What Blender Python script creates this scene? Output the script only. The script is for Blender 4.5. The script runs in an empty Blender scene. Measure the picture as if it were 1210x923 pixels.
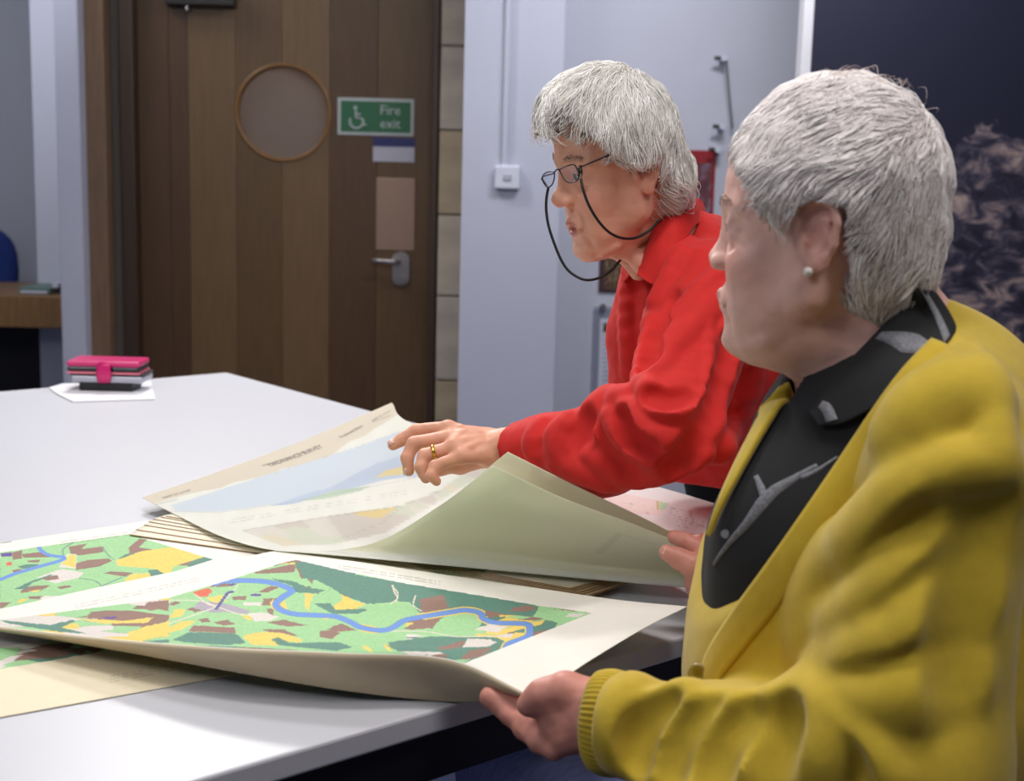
import bpy, bmesh, math, random
import numpy as np
from mathutils import Vector, Matrix
from concurrent.futures import ThreadPoolExecutor
random.seed(4); RNG = np.random.default_rng(4)
SC = bpy.context.scene
COL = SC.collection
PI = math.pi

# ------------------------------------------------------------------ camera
CAM_F, CAM_P, CAM_R, CAM_H = 1600.0, math.radians(9.3), .026, 1.28
_F = np.array([0, math.cos(CAM_P), -math.sin(CAM_P)])
_U0 = np.array([0, math.sin(CAM_P), math.cos(CAM_P)])
_R0 = np.array([1.0, 0, 0])
_R = _R0*math.cos(CAM_R) + _U0*math.sin(CAM_R)
_U = _U0*math.cos(CAM_R) - _R0*math.sin(CAM_R)
_C = np.array([0, 0, CAM_H])
cam_data = bpy.data.cameras.new('camera')
cam = bpy.data.objects.new('camera', cam_data); COL.objects.link(cam)
M = Matrix.Identity(4)
for i in range(3):
    M[i][0] = _R[i]; M[i][1] = _U[i]; M[i][2] = -_F[i]; M[i][3] = _C[i]
cam.matrix_world = M
cam_data.sensor_width = 36; cam_data.sensor_fit = 'HORIZONTAL'
cam_data.lens = 36*CAM_F/1210
cam_data.clip_start = .05; cam_data.clip_end = 50
cam_data.dof.use_dof = True
cam_data.dof.focus_distance = 1.72
cam_data.dof.aperture_fstop = 6.5
SC.camera = cam

# ------------------------------------------------------------------ world, lights, exposure
W = bpy.data.worlds.new('world'); SC.world = W; W.use_nodes = True
W.node_tree.nodes['Background'].inputs[0].default_value = (.7, .74, .85, 1)
W.node_tree.nodes['Background'].inputs[1].default_value = .12
SC.view_settings.view_transform = 'Standard'
SC.view_settings.look = 'None'
SC.view_settings.gamma = 1
SC.view_settings.use_curve_mapping = False
SC.view_settings.exposure = 0.0

def area(name, loc, target, sx, sy, power, col):
    l = bpy.data.lights.new(name, 'AREA'); l.shape = 'RECTANGLE'; l.size = sx; l.size_y = sy
    l.energy = power; l.color = col
    o = bpy.data.objects.new(name, l); COL.objects.link(o); o.location = loc
    o.rotation_euler = (Vector(target)-Vector(loc)).to_track_quat('-Z', 'Y').to_euler()
    return o
area('ceiling_and_fill_light', (-1.0, 4.3, 2.65), (-.2, 1.7, .75), .6, .25, 38, (1, .975, .94))
area('ceiling_and_fill_light', (-.75, 2.5, 2.62), (-.4, 1.85, .75), .6, .25, 15, (1, .975, .94))
area('ceiling_and_fill_light', (.15, 1.15, 2.62), (.15, 1.7, .9), .8, .3, 15, (1, .97, .93))
area('ceiling_and_fill_light', (.9, .5, 2.62), (.6, 1.4, 1.1), .6, .6, 12, (1, .97, .95))
area('ceiling_and_fill_light', (.75, 3.9, 2.7), (.6, 4.7, 1.2), .9, .3, 30, (.93, .95, 1))
area('ceiling_and_fill_light', (-2.1, 5.0, 2.7), (-2.2, 6.0, 1.2), .8, .6, 30, (.93, .95, 1))
area('ceiling_and_fill_light', (-1.8, .2, 2.62), (-.9, 2.2, .8), .9, .9, 22, (.95, .97, 1))  # added front fill that brightens the faces, not a lamp of the room

# ------------------------------------------------------------------ helpers
def ray(x, y): return _F + _R*((x-605)/CAM_F) + _U*((461.5-y)/CAM_F)
def P(x, y, d): return _C + ray(x, y)*d                 # photo position + forward distance -> place in the room
def onz(x, y, z): q = ray(x, y); return _C + q*((z-CAM_H)/q[2])
def ony(x, y, Y): q = ray(x, y); return _C + q*(Y/q[1])
def proj(V):
    V = np.asarray(V)-_C; d = V@_F
    return 605+CAM_F*(V@_R)/d, 461.5-CAM_F*(V@_U)/d
def nrm(v): v = np.asarray(v, float); return v/np.linalg.norm(v)
def A(*a): return np.array(a, float)

def srgb(r, g, b):
    f = lambda c: (c/255/12.92) if c/255 <= .04045 else ((c/255+.055)/1.055)**2.4
    return (f(r), f(g), f(b), 1)

def mat(name, col, rough=.6, noise=0, nscale=20, bump=0, bscale=80, metal=0, spec=.5, sss=0, attr=None,
        trans=0, stretch=(1, 1, 1), sheen=0, coat=0, ior=None, bdist=.002):
    m = bpy.data.materials.new(name); m.use_nodes = True
    nt = m.node_tree; b = nt.nodes['Principled BSDF']; L = nt.links
    b.inputs['Base Color'].default_value = col
    b.inputs['Roughness'].default_value = rough
    b.inputs['Metallic'].default_value = metal
    b.inputs['Specular IOR Level'].default_value = spec
    b.inputs['Transmission Weight'].default_value = trans
    b.inputs['Sheen Weight'].default_value = sheen
    b.inputs['Coat Weight'].default_value = coat
    if ior: b.inputs['IOR'].default_value = ior
    if sss:
        b.inputs['Subsurface Weight'].default_value = sss
        b.inputs['Subsurface Radius'].default_value = (1, .35, .2)
        b.inputs['Subsurface Scale'].default_value = .006
    tc = nt.nodes.new('ShaderNodeTexCoord'); mp = nt.nodes.new('ShaderNodeMapping')
    mp.inputs['Scale'].default_value = stretch
    L.new(tc.outputs['Object'], mp.inputs['Vector'])
    src = None
    if attr:
        a = nt.nodes.new('ShaderNodeAttribute'); a.attribute_name = attr; src = a.outputs['Color']
    if noise:
        n = nt.nodes.new('ShaderNodeTexNoise'); n.inputs['Scale'].default_value = nscale
        n.inputs['Detail'].default_value = 6
        L.new(mp.outputs['Vector'], n.inputs['Vector'])
        r = nt.nodes.new('ShaderNodeMapRange'); r.inputs['From Min'].default_value = .25; r.inputs['From Max'].default_value = .75
        r.inputs['To Min'].default_value = 1-noise; r.inputs['To Max'].default_value = 1+noise
        L.new(n.outputs['Fac'], r.inputs['Value'])
        mx = nt.nodes.new('ShaderNodeVectorMath'); mx.operation = 'SCALE'
        if src: L.new(src, mx.inputs[0])
        else: mx.inputs[0].default_value = col[:3]
        L.new(r.outputs['Result'], mx.inputs['Scale']); src = mx.outputs['Vector']
    if src: L.new(src, b.inputs['Base Color'])
    if bump:
        n2 = nt.nodes.new('ShaderNodeTexNoise'); n2.inputs['Scale'].default_value = bscale; n2.inputs['Detail'].default_value = 5
        L.new(mp.outputs['Vector'], n2.inputs['Vector'])
        bp = nt.nodes.new('ShaderNodeBump'); bp.inputs['Strength'].default_value = bump; bp.inputs['Distance'].default_value = bdist
        L.new(n2.outputs['Fac'], bp.inputs['Height']); L.new(bp.outputs['Normal'], b.inputs['Normal'])
    return m

def tag(o, label=None, cat=None, group=None, kind=None):
    if label: o['label'] = label
    if cat: o['category'] = cat
    if group: o['group'] = group
    if kind: o['kind'] = kind
    return o
def empty(name, loc, label=None, cat=None, group=None):
    o = bpy.data.objects.new(name, None); COL.objects.link(o); o.location = loc; o.empty_display_size = .05
    return tag(o, label, cat, group)
def wpos(o):
    v = Vector((0, 0, 0))
    while o: v += o.location; o = o.parent
    return np.array(v)
def link(name, me, m=None, parent=None):
    """me is in world coordinates; the origin goes to the parent's base (or the mesh's own base)"""
    o = bpy.data.objects.new(name, me)
    if m is not None: me.materials.append(m)
    COL.objects.link(o)
    n = len(me.vertices); co = np.empty(n*3, np.float32); me.vertices.foreach_get('co', co); co = co.reshape(-1, 3)
    if parent is not None:
        o.parent = parent; base = wpos(parent)
        off = co.mean(0) if parent.type == 'EMPTY' else np.zeros(3)
        off = co.mean(0)-base; o.location = off; co -= co.mean(0)
    else:
        c = (co.min(0)+co.max(0))/2; c[2] = co[:, 2].min(); o.location = c; co -= c
    me.vertices.foreach_set('co', co.ravel().astype(np.float32)); me.update()
    return o
def mesh_from(V, Fc, smooth=True, name='m'):
    me = bpy.data.meshes.new(name)
    V = np.asarray(V, np.float32)
    if isinstance(Fc, np.ndarray):
        nf, k = Fc.shape
        me.vertices.add(len(V)); me.vertices.foreach_set('co', V.ravel())
        me.loops.add(nf*k); me.loops.foreach_set('vertex_index', Fc.ravel().astype(np.int32))
        me.polygons.add(nf)
        me.polygons.foreach_set('loop_start', np.arange(0, nf*k, k, dtype=np.int32))
        me.polygons.foreach_set('loop_total', np.full(nf, k, np.int32))
        me.update(calc_edges=True)
    else:
        me.from_pydata([tuple(map(float, v)) for v in V], [], [tuple(int(i) for i in f) for f in Fc])
    me.polygons.foreach_set('use_smooth', np.full(len(me.polygons), smooth))
    me.validate(); me.update()
    return me
class MB:
    """collects simple solids in world coordinates, builds them as ONE mesh"""
    def __init__(s): s.V = []; s.F = []
    def add(s, V, F):
        n = len(s.V); s.V += [tuple(v) for v in V]; s.F += [tuple(i+n for i in f) for f in F]; return s
    def box(s, lo, hi, bev=0, rot=0, c=None):
        lo = np.array(lo, float); hi = np.array(hi, float); b = min(bev, *(abs(hi-lo)/2.01))
        if b <= 0:
            V = [(x, y, z) for x in (lo[0], hi[0]) for y in (lo[1], hi[1]) for z in (lo[2], hi[2])]
            F = [(0, 1, 3, 2), (4, 6, 7, 5), (0, 4, 5, 1), (2, 3, 7, 6), (0, 2, 6, 4), (1, 5, 7, 3)]
        else:
            bm = bmesh.new(); r = bmesh.ops.create_cube(bm, size=1)
            for v in bm.verts: v.co = Vector([(lo[i]+hi[i])/2 + v.co[i]*(hi[i]-lo[i]) for i in range(3)])
            bmesh.ops.bevel(bm, geom=bm.edges[:], offset=b, segments=2, affect='EDGES', profile=.5)
            bm.verts.index_update(); V = [v.co[:] for v in bm.verts]; F = [[v.index for v in f.verts] for f in bm.faces]; bm.free()
        if rot:
            cc = (lo+hi)/2 if c is None else c
            V = [(cc[0]+(v[0]-cc[0])*math.cos(rot)-(v[1]-cc[1])*math.sin(rot), cc[1]+(v[0]-cc[0])*math.sin(rot)+(v[1]-cc[1])*math.cos(rot), v[2]) for v in V]
        return s.add(V, F)
    def tube(s, pts, r, n=8, cap=True):
        pts = [np.array(p, float) for p in pts]; rr = r if hasattr(r, '__len__') else [r]*len(pts)
        T = [nrm(pts[min(i+1, len(pts)-1)]-pts[max(i-1, 0)]) for i in range(len(pts))]
        up = A(0, 0, 1) if abs(T[0][2]) < .9 else A(1, 0, 0)
        a = nrm(np.cross(T[0], up)); V = []
        for p, t, q in zip(pts, T, rr):
            a = nrm(a-t*(a@t)); b = np.cross(t, a)
            V += [p+(a*math.cos(k*2*PI/n)+b*math.sin(k*2*PI/n))*q for k in range(n)]
        F = [(i*n+k, i*n+(k+1) % n, (i+1)*n+(k+1) % n, (i+1)*n+k) for i in range(len(pts)-1) for k in range(n)]
        if cap: F += [tuple(range(n-1, -1, -1)), tuple(range((len(pts)-1)*n, len(pts)*n))]
        return s.add(V, F)
    def prism(s, pts, d, flip=False):
        """polygon (3-D points) pushed along d"""
        n = len(pts); d = np.array(d, float); V = [np.array(p, float) for p in pts]; V += [v+d for v in V]
        F = [tuple(range(n-1, -1, -1)), tuple(range(n, 2*n))]+[(i, (i+1) % n, n+(i+1) % n, n+i) for i in range(n)]
        return s.add(V, F)
    def build(s, name, m, parent=None, smooth=False, label=None):
        me = mesh_from(s.V, s.F, smooth, name)
        bm = bmesh.new(); bm.from_mesh(me); bmesh.ops.recalc_face_normals(bm, faces=bm.faces); bm.to_mesh(me); bm.free()
        o = link(name, me, m, parent)
        if label: o['label'] = label
        return o
def struct(name, mb, m, parent=None, **k):
    o = mb.build(name, m, parent, **k)
    if parent is None: o['kind'] = 'structure'
    return o

def crom(C, t):
    """Catmull-Rom through control rows C (n, ...) at parameters t in 0..1"""
    C = np.asarray(C, float); n = len(C)-1; x = np.clip(np.asarray(t)*n, 0, n-1e-6); i = x.astype(int); f = (x-i)
    E = np.concatenate([[2*C[0]-C[1]], C, [2*C[-1]-C[-2]]])
    f = f.reshape(f.shape+(1,)*(C.ndim-1))
    a, b, c, d = E[i], E[i+1], E[i+2], E[i+3]
    return .5*((2*b)+(-a+c)*f+(2*a-5*b+4*c-d)*f*f+(-a+3*b-3*c+d)*f**3)
def patch(G, u, v):
    """point on the surface through grid G[nu][nv][3] for arrays u, v"""
    G = np.asarray(G, float)
    rows = crom(G, u)                     # (N, nv, 3)
    n = G.shape[1]-1; x = np.clip(v*n, 0, n-1e-6); i = x.astype(int); f = (x-i)[:, None]
    E = np.concatenate([2*rows[:, :1]-rows[:, 1:2], rows, 2*rows[:, -1:]-rows[:, -2:-1]], 1)
    k = np.arange(len(u)); a, b, c, d = E[k, i], E[k, i+1], E[k, i+2], E[k, i+3]
    return .5*((2*b)+(-a+c)*f+(2*a-5*b+4*c-d)*f*f+(-a+3*b-3*c+d)*f**3)
def grid_faces(nu, nv):
    i = np.arange((nu-1)*nv).reshape(nu-1, nv)[:, :-1].ravel()
    return np.stack([i, i+nv, i+nv+1, i+1], 1)
def set_col(me, C, name='Col'):
    a = me.color_attributes.new(name, 'FLOAT_COLOR', 'POINT')
    C = np.concatenate([C, np.ones((len(C), 1))], 1).astype(np.float32); a.data.foreach_set('color', C.ravel())
def sheet(name, G, nu, nv, m, parent=None, colf=None, thick=.0006):
    uu, vv = np.meshgrid(np.linspace(0, 1, nu), np.linspace(0, 1, nv), indexing='ij'); u = uu.ravel(); v = vv.ravel()
    V = patch(G, u, v); me = mesh_from(V, grid_faces(nu, nv), True, name)
    if colf is not None: set_col(me, colf(u, v, V))
    o = link(name, me, m, parent)
    s = o.modifiers.new('thickness', 'SOLIDIFY'); s.thickness = thick; s.offset = 0
    return o
def text_mesh(txt, size):
    """(points, faces) of a flat lettering in its own xy plane, centred"""
    cu = bpy.data.curves.new('lettering', 'FONT'); cu.body = txt; cu.size = size; cu.align_x = 'CENTER'; cu.align_y = 'CENTER'; cu.resolution_u = 2
    o = bpy.data.objects.new('lettering', cu); COL.objects.link(o)
    dg = bpy.context.evaluated_depsgraph_get(); dg.update()
    me = bpy.data.meshes.new_from_object(o.evaluated_get(dg))
    V = np.array([v.co[:] for v in me.vertices]); F = [tuple(p.vertices) for p in me.polygons]
    bpy.data.objects.remove(o); bpy.data.curves.remove(cu); bpy.data.meshes.remove(me)
    return V, F
# ------------------------------------------------------------------ materials of the room
m_wall = mat('wall_paint', srgb(196, 197, 210), .75, noise=.03, nscale=3, bump=.15, bscale=300)
m_wall_grey = mat('grey_wall_paint', srgb(172, 174, 186), .8, noise=.03, nscale=3)
m_col = mat('pillar_paint', srgb(184, 186, 202), .7, noise=.02, nscale=4)
m_ceil = mat('ceiling_paint', srgb(225, 225, 228), .9)
m_floor = mat('carpet', srgb(52, 62, 96), .95, noise=.25, nscale=400, bump=.5, bscale=500)
def wood(name, c, n=.18):
    return mat(name, c, .42, noise=n, nscale=9, stretch=(9, 9, .7), bump=.08, bscale=30)
m_frame = wood('oak_frame', srgb(122, 96, 74)); m_fdark = wood('dark_oak', srgb(62, 46, 34)); m_fgrey = mat('frame_seal', srgb(96, 90, 84), .6)
m_planks = [wood('oak_veneer', srgb(*c), .16) for c in ((92, 68, 42), (104, 80, 52), (80, 56, 34), (96, 72, 44))]
m_stone = [mat('sandstone', srgb(*c), .85, noise=.16, nscale=7, bump=.3, bscale=60, stretch=(1, 1, 2.2)) for c in ((176, 164, 148), (166, 150, 124), (172, 162, 148))]
m_mortar = mat('mortar', srgb(136, 128, 116), .9)
m_navy = None

# ------------------------------------------------------------------ room shell
def vbox(px0, px1, Y, depth, m, name, z0=0, z1=2.75, parent=None, **k):
    """upright slab whose front face at world y=Y spans the photo columns px0..px1 (read at the photo's mid height)"""
    x0 = ony(px0, 250, Y)[0]; x1 = ony(px1, 250, Y)[0]
    return struct(name, MB().box((x0, Y, z0), (x1, Y+depth, z1), .002), m, parent, **k)
struct('floor', MB().box((-4.2, -2.6, -.05), (3.6, 7.7, 0)), m_floor)
struct('ceiling', MB().box((-4.2, -2.6, 2.75), (3.6, 7.7, 2.8)), m_ceil)
struct('wall_left', MB().box((-4.25, -2.6, 0), (-4.15, 7.7, 2.75)), m_wall)
struct('wall_right', MB().box((3.5, -2.6, 0), (3.6, 7.7, 2.75)), m_wall)
struct('wall_rear', MB().box((-4.2, -2.65, 0), (3.6, -2.55, 2.75)), m_wall)
struct('wall_far', MB().box((-4.2, 7.2, 0), (-1.2, 7.3, 2.75)), m_wall_grey)
DY = 5.3
X = lambda px, Y=DY, y=250: ony(px, y, Y)[0]
vbox(42, 74, 6.2, .9, m_wall, 'trim_1')
struct('wall_corner', MB().box((X(69, 5.15), 5.15, 0), (X(97.5, 5.15), 7.3, 2.75), .004), m_col)
# door frame
fx = [X(98), X(134), X(146), X(163), X(510), X(518)]
struct('wall_back', MB().box((fx[0]+.02, 5.52, 0), (fx[0]+.1, 7.2, 2.75)), m_wall)
fr = empty('door_1', ((fx[0]+fx[5])/2, 5.3, 0)); fr['kind'] = 'structure'
MB().box((fx[0], 5.22, 0), (fx[1], 5.45, 2.75), .004).build('door_frame', m_frame, fr)
MB().box((fx[1], 5.3, 0), (fx[2], 5.45, 2.75), .003).build('door_frame', m_fgrey, fr, label='grey seal strip of the frame')
MB().box((fx[2], 5.27, 0), (fx[3], 5.45, 2.75), .006).build('door_frame', m_fdark, fr)
MB().box((fx[4], 5.2, 0), (fx[5], 5.45, 2.75), .004).build('door_frame', m_fdark, fr)
MB().box((fx[0], 5.2, 2.2), (fx[5], 5.5, 2.75), .004).build('door_frame', m_frame, fr)
# door leaf of vertical veneer boards round a circular vision panel
wc = ony(333, 133, DY); wr = (X(386)-X(279))/2
edges = [163, 200, 222, 278, 332, 388, 444, 510]
cols = [2, 2, 1, 0, 1, 2, 0]; zt = 2.2
for i in range(len(edges)-1):
    a = X(edges[i])+.0007; b = X(edges[i+1])-.0007
    mb = MB(); y0 = DY+.03
    if b < wc[0]-wr or a > wc[0]+wr:
        mb.box((a, y0, .01), (b, y0+.045, zt), .0008)
    else:
        n = 14; xs = np.linspace(a, b, n); h = np.sqrt(np.maximum(wr**2-(xs-wc[0])**2, 1e-8))
        top = [(x, y0, wc[2]+k) for x, k in zip(xs, h)]+[(b, y0, zt), (a, y0, zt)]
        bot = [(x, y0, wc[2]-k) for x, k in zip(xs, h)]+[(b, y0, .01), (a, y0, .01)]
        mb.prism(top, (0, .045, 0)); mb.prism(bot, (0, .045, 0))
    mb.build('plank', m_planks[cols[i]], fr)
th = np.linspace(0, 2*PI, 65)
m_ring = mat('oak_bead', srgb(120, 84, 42), .4, noise=.15)
def ring(cx, cz, y0, r0, r1, d, n=64):
    V = []; F = []
    for k in range(n):
        c, s = math.cos(2*PI*k/n), math.sin(2*PI*k/n)
        V += [(cx+c*r0, y0+d*.5, cz+s*r0), (cx+c*(r0*.6+r1*.4), y0, cz+s*(r0*.6+r1*.4)), (cx+c*r1, y0+.3*d, cz+s*r1), (cx+c*r1, y0+d, cz+s*r1), (cx+c*r0, y0+d, cz+s*r0)]
    for k in range(n):
        a = k*5; b = ((k+1) % n)*5
        F += [(a+j, b+j, b+(j+1) % 5, a+(j+1) % 5) for j in range(5)]
    return V, F
vp = MB().add(*ring(wc[0], wc[2], DY+.022, wr-.004, wr+.014, .03)).build('window_frame', m_ring, fr, smooth=True)
m_glass = mat('vision_glass', srgb(215, 205, 196), .08, trans=.85, spec=.5, ior=1.3)
MB().prism([(wc[0]+math.cos(t)*wr, DY+.05, wc[2]+math.sin(t)*wr) for t in th[:-1]], (0, .006, 0)).build('pane', m_glass, fr)
# corridor seen through the vision panel
struct('wall_corridor', MB().box((fx[0], 5.9, 0), (fx[5], 5.95, 2.75)), mat('corridor_paint', srgb(205, 180, 158), .8))
area('corridor_lamp_light', (wc[0], 5.68, 2.6), (wc[0], 5.9, 1.3), .8, .1, 5, (1, .9, .8))
# stone jamb blocks
sx0, sx1 = X(518, 5.18), X(549, 5.18)
jamb = struct('wall_jamb', MB().box((sx0+.003, 5.2, 0), (sx1-.003, 5.5, 2.75)), m_mortar)
zs = [0, .3, ony(530, 450, 5.18)[2], ony(530, 350, 5.18)[2], ony(530, 254, 5.18)[2], ony(530, 154, 5.18)[2], ony(530, 54, 5.18)[2], 1.98, 2.3, 2.75]
for i in range(len(zs)-1):
    MB().box((sx0, 5.18, zs[i]+.003), (sx1, 5.3, zs[i+1]-.003), .004).build('stone', m_stone[i % 3], jamb)
# painted pillar with conduit and switch
vbox(545, 661, 4.9, .9, m_col, 'wall_pillar')
struct('wall_notice', MB().box((X(655, 5.3), 5.3, 0), (3.5, 5.4, 2.75)), m_wall)
# navy display wall on the right with its pale edge strip
NY = 4.5
nx0, nx1 = X(947, NY, 60), X(959, NY, 60)
struct('trim_2', MB().box((nx0, NY-.005, 0), (nx1, NY+.08, 2.75), .003), mat('edge_strip', srgb(214, 212, 216), .5))
def navy_mat():
    m = bpy.data.materials.new('printed_mural'); m.use_nodes = True; nt = m.node_tree; L = nt.links; b = nt.nodes['Principled BSDF']
    b.inputs['Roughness'].default_value = .55
    tc = nt.nodes.new('ShaderNodeTexCoord'); g = nt.nodes.new('ShaderNodeNewGeometry')
    sp = nt.nodes.new('ShaderNodeSeparateXYZ'); L.new(g.outputs['Position'], sp.inputs[0])
    n1 = nt.nodes.new('ShaderNodeTexNoise'); n1.inputs['Scale'].default_value = 7; n1.inputs['Detail'].default_value = 10; n1.inputs['Roughness'].default_value = .62
    L.new(g.outputs['Position'], n1.inputs['Vector'])
    mp = nt.nodes.new('ShaderNodeMapping'); mp.inputs['Rotation'].default_value = (0, .6, 0); mp.inputs['Scale'].default_value = (11, 1, 17)
    L.new(g.outputs['Position'], mp.inputs['Vector'])
    n2 = nt.nodes.new('ShaderNodeTexNoise'); n2.inputs['Scale'].default_value = 1; n2.inputs['Detail'].default_value = 8; n2.inputs['Distortion'].default_value = .7; n2.inputs['Roughness'].default_value = .6
    L.new(mp.outputs['Vector'], n2.inputs['Vector'])
    rp = nt.nodes.new('ShaderNodeValToRGB'); cr = rp.color_ramp
    cols = [(.34, (18, 18, 32)), (.46, (44, 42, 62)), (.53, (84, 76, 90)), (.6, (134, 116, 116)), (.72, (190, 166, 156))]
    cr.elements[0].position, cr.elements[0].color = cols[0][0], srgb(*cols[0][1])
    cr.elements[1].position, cr.elements[1].color = cols[-1][0], srgb(*cols[-1][1])
    for p, c in cols[1:-1]:
        e = cr.elements.new(p); e.color = srgb(*c)
    L.new(n2.outputs['Fac'], rp.inputs['Fac'])
    # skyline: z < line(x) + noise
    def mth(op, a, b2):
        q = nt.nodes.new('ShaderNodeMath'); q.operation = op
        for i, v in enumerate((a, b2)):
            if isinstance(v, (int, float)): q.inputs[i].default_value = v
            else: L.new(v, q.inputs[i])
        return q.outputs[0]
    A0 = ony(1095, 215, NY); B0 = ony(1160, 150, NY)
    slope = (B0[2]-A0[2])/(B0[0]-A0[0])
    l = mth('MINIMUM', mth('ADD', mth('MULTIPLY', mth('SUBTRACT', sp.outputs['X'], float(A0[0])), float(slope)), float(A0[2])), float(B0[2]))
    l = mth('ADD', l, mth('MULTIPLY', mth('SUBTRACT', n1.outputs['Fac'], .5), .5))
    k = mth('MULTIPLY', mth('SUBTRACT', l, sp.outputs['Z']), 40); k.node.use_clamp = True
    mx = nt.nodes.new('ShaderNodeMix'); mx.data_type = 'RGBA'
    L.new(k, mx.inputs[0]); mx.inputs[6].default_value = srgb(25, 26, 50); L.new(rp.outputs['Color'], mx.inputs[7])
    L.new(mx.outputs[2], b.inputs['Base Color'])
    return m
o = MB().box((nx1, NY, 0), (3.5, NY+.06, 2.75), .002).build('wall_mural', navy_mat()); o['kind'] = 'structure'; o['label'] = 'navy wall print of pale snowy mountains'

# things on the walls
m_white = mat('white_plastic', srgb(205, 206, 220), .35); m_dark = mat('dark_metal', srgb(48, 44, 42), .4, metal=.3)
m_steel = mat('brushed_steel', srgb(170, 165, 165), .3, metal=.9)
c0, c1 = ony(603, -40, 4.9), ony(599, 196, 4.9)
t = MB().box((c0[0]-.012, 4.882, c1[2]), (c0[0]+.006, 4.9, 2.75), .003).build('trim_3', m_col); t['kind'] = 'structure'
q0, q1 = ony(585, 195, 4.88), ony(614, 224, 4.88)
sw = empty('wall_switch', (q0[0]/2+q1[0]/2, 4.9, q1[2]), 'square white wall switch at the foot of the pillar conduit', 'switch')
MB().box((q0[0], 4.872, q1[2]), (q1[0], 4.9, q0[2]), .006).build('back_box', m_white, sw)
MB().box((q0[0]+.03, 4.868, q1[2]+.03), (q1[0]-.03, 4.874, q0[2]-.03), .003).build('rocker', mat('switch_rocker', srgb(170, 172, 186), .4), sw)

def board(name, px0, py0, px1, py1, Y, d, m, label, cat, parent=None):
    a, b = ony(px0, py0, Y), ony(px1, py1, Y)
    o = MB().box((a[0], Y-d, b[2]), (b[0], Y, a[2]), .002).build(name, m, parent)
    if parent is None: tag(o, label, cat)
    return o, a, b
# fire exit sign
m_green = mat('sign_green', srgb(36, 98, 62), .45); m_signw = mat('sign_white', srgb(178, 184, 182), .5)
s0, s1 = ony(398, 114.5, DY), ony(488, 161, DY); ym = DY+.03
sg = empty('fire_exit_sign', ((s0[0]+s1[0])/2, ym, s1[2]), 'green and white Fire exit sign with wheelchair symbol on the wooden door', 'sign')
MB().box((s0[0], ym-.003, s1[2]), (s1[0], ym, s0[2]), .001).build('sign_board', m_signw, sg)
MB().box((s0[0]+.012, ym-.0045, s1[2]+.012), (s1[0]-.012, ym-.003, s0[2]-.012), .0005).build('sign_panel', m_green, sg)
def lettering(txt, size, cx, cz, y, m, parent, name='lettering'):
    V, F = text_mesh(txt, size); V = [(cx+v[0], y, cz+v[1]) for v in V]
    o = link(name, mesh_from(V, F, False), m, parent); o.modifiers.new('t', 'SOLIDIFY').thickness = .0006; return o
sw_, sh_ = s1[0]-s0[0], s0[2]-s1[2]
lettering('Fire', .052, s0[0]+sw_*.69, s1[2]+sh_*.68, ym-.0052, m_signw, sg)
lettering('exit', .052, s0[0]+sw_*.69, s1[2]+sh_*.32, ym-.0052, m_signw, sg)
wx, wz = s0[0]+sw_*.25, s1[2]+sh_*.42; mb = MB(); yy = ym-.006
mb.tube([(wx+math.cos(t)*.026, yy, wz-.008+math.sin(t)*.026) for t in np.linspace(-3.6, .35, 20)], .0042, 6)
mb.tube([(wx-.004, yy, wz+.034), (wx-.002, yy, wz+.006), (wx+.02, yy, wz+.004), (wx+.03, yy, wz-.022), (wx+.038, yy, wz-.02)], .0045, 6)
mb.tube([(wx-.003, yy, wz+.02), (wx+.016, yy, wz+.02)], .0035, 6)
mb.tube([(wx-.005, yy-.001, wz+.044), (wx-.005, yy+.002, wz+.044)], .0075, 12)
mb.build('wheelchair_symbol', m_signw, sg)
# small blue and white notice
n0, n1 = ony(440, 162, DY), ony(489, 192, DY)
nt_ = empty('door_notice', ((n0[0]+n1[0])/2, ym, n1[2]), 'small white notice with blue heading below the Fire exit sign', 'notice')
MB().box((n0[0], ym-.003, n1[2]), (n1[0], ym, n0[2]), .0005).build('notice_panel', mat('notice_white', srgb(178, 176, 186), .5), nt_)
MB().box((n0[0], ym-.0042, n0[2]-.034), (n1[0], ym-.003, n0[2]), .0004).build('heading_band', mat('notice_blue', srgb(34, 40, 96), .5), nt_)
# pull plate
g0, g1 = ony(444, 210, DY), ony(489, 297, DY)
m_bronze = mat('reflective_plate', srgb(168, 140, 122), .3, metal=.6)
pp = MB().box((g0[0], ym-.004, g1[2]), (g1[0], ym, g0[2]), .002).build('push_plate', m_bronze, fr, label='reflective metal push plate')
# lever handle on rounded plate
h0 = ony(473, 318, DY); mb = MB(); pl = []
for k in range(24):
    a = 2*PI*k/24; pl.append((h0[0]+.034*math.cos(a), ym-.014, h0[2]+(.036 if math.sin(a) > 0 else -.036)+.03*math.sin(a)))
mb.prism(pl, (0, .014, 0)); ep = mb.build('handle_plate', m_steel, fr)
hz = ony(470, 309, DY)
MB().tube([(hz[0], ym-.01, hz[2]), (hz[0], ym-.05, hz[2]), (hz[0]-.012, ym-.056, hz[2]), (X(441), ym-.055, hz[2]+.002)], .009, 10).build('door_handle', m_steel, fr, smooth=True)
MB().tube([(h0[0]+.005, ym-.022, h0[2]-.04), (h0[0]+.005, ym-.01, h0[2]-.04)], .016, 14).build('lock_cylinder', m_steel, fr)
# door closer
c0, c1 = ony(196, -14, DY), ony(278, 8.5, DY)
dc = empty('door_closer', ((c0[0]+c1[0])/2, ym, c1[2]), 'dark door closer box at the top of the wooden door', 'door closer')
MB().box((c0[0], ym-.06, c1[2]), (c1[0], ym, c0[2]), .006).build('closer_body', m_dark, dc)
MB().tube([(X(224), ym-.035, c1[2]-.016), (X(224), ym-.035, c1[2]+.01)], .008, 10).build('adjuster_screw', m_steel, dc)
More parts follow.
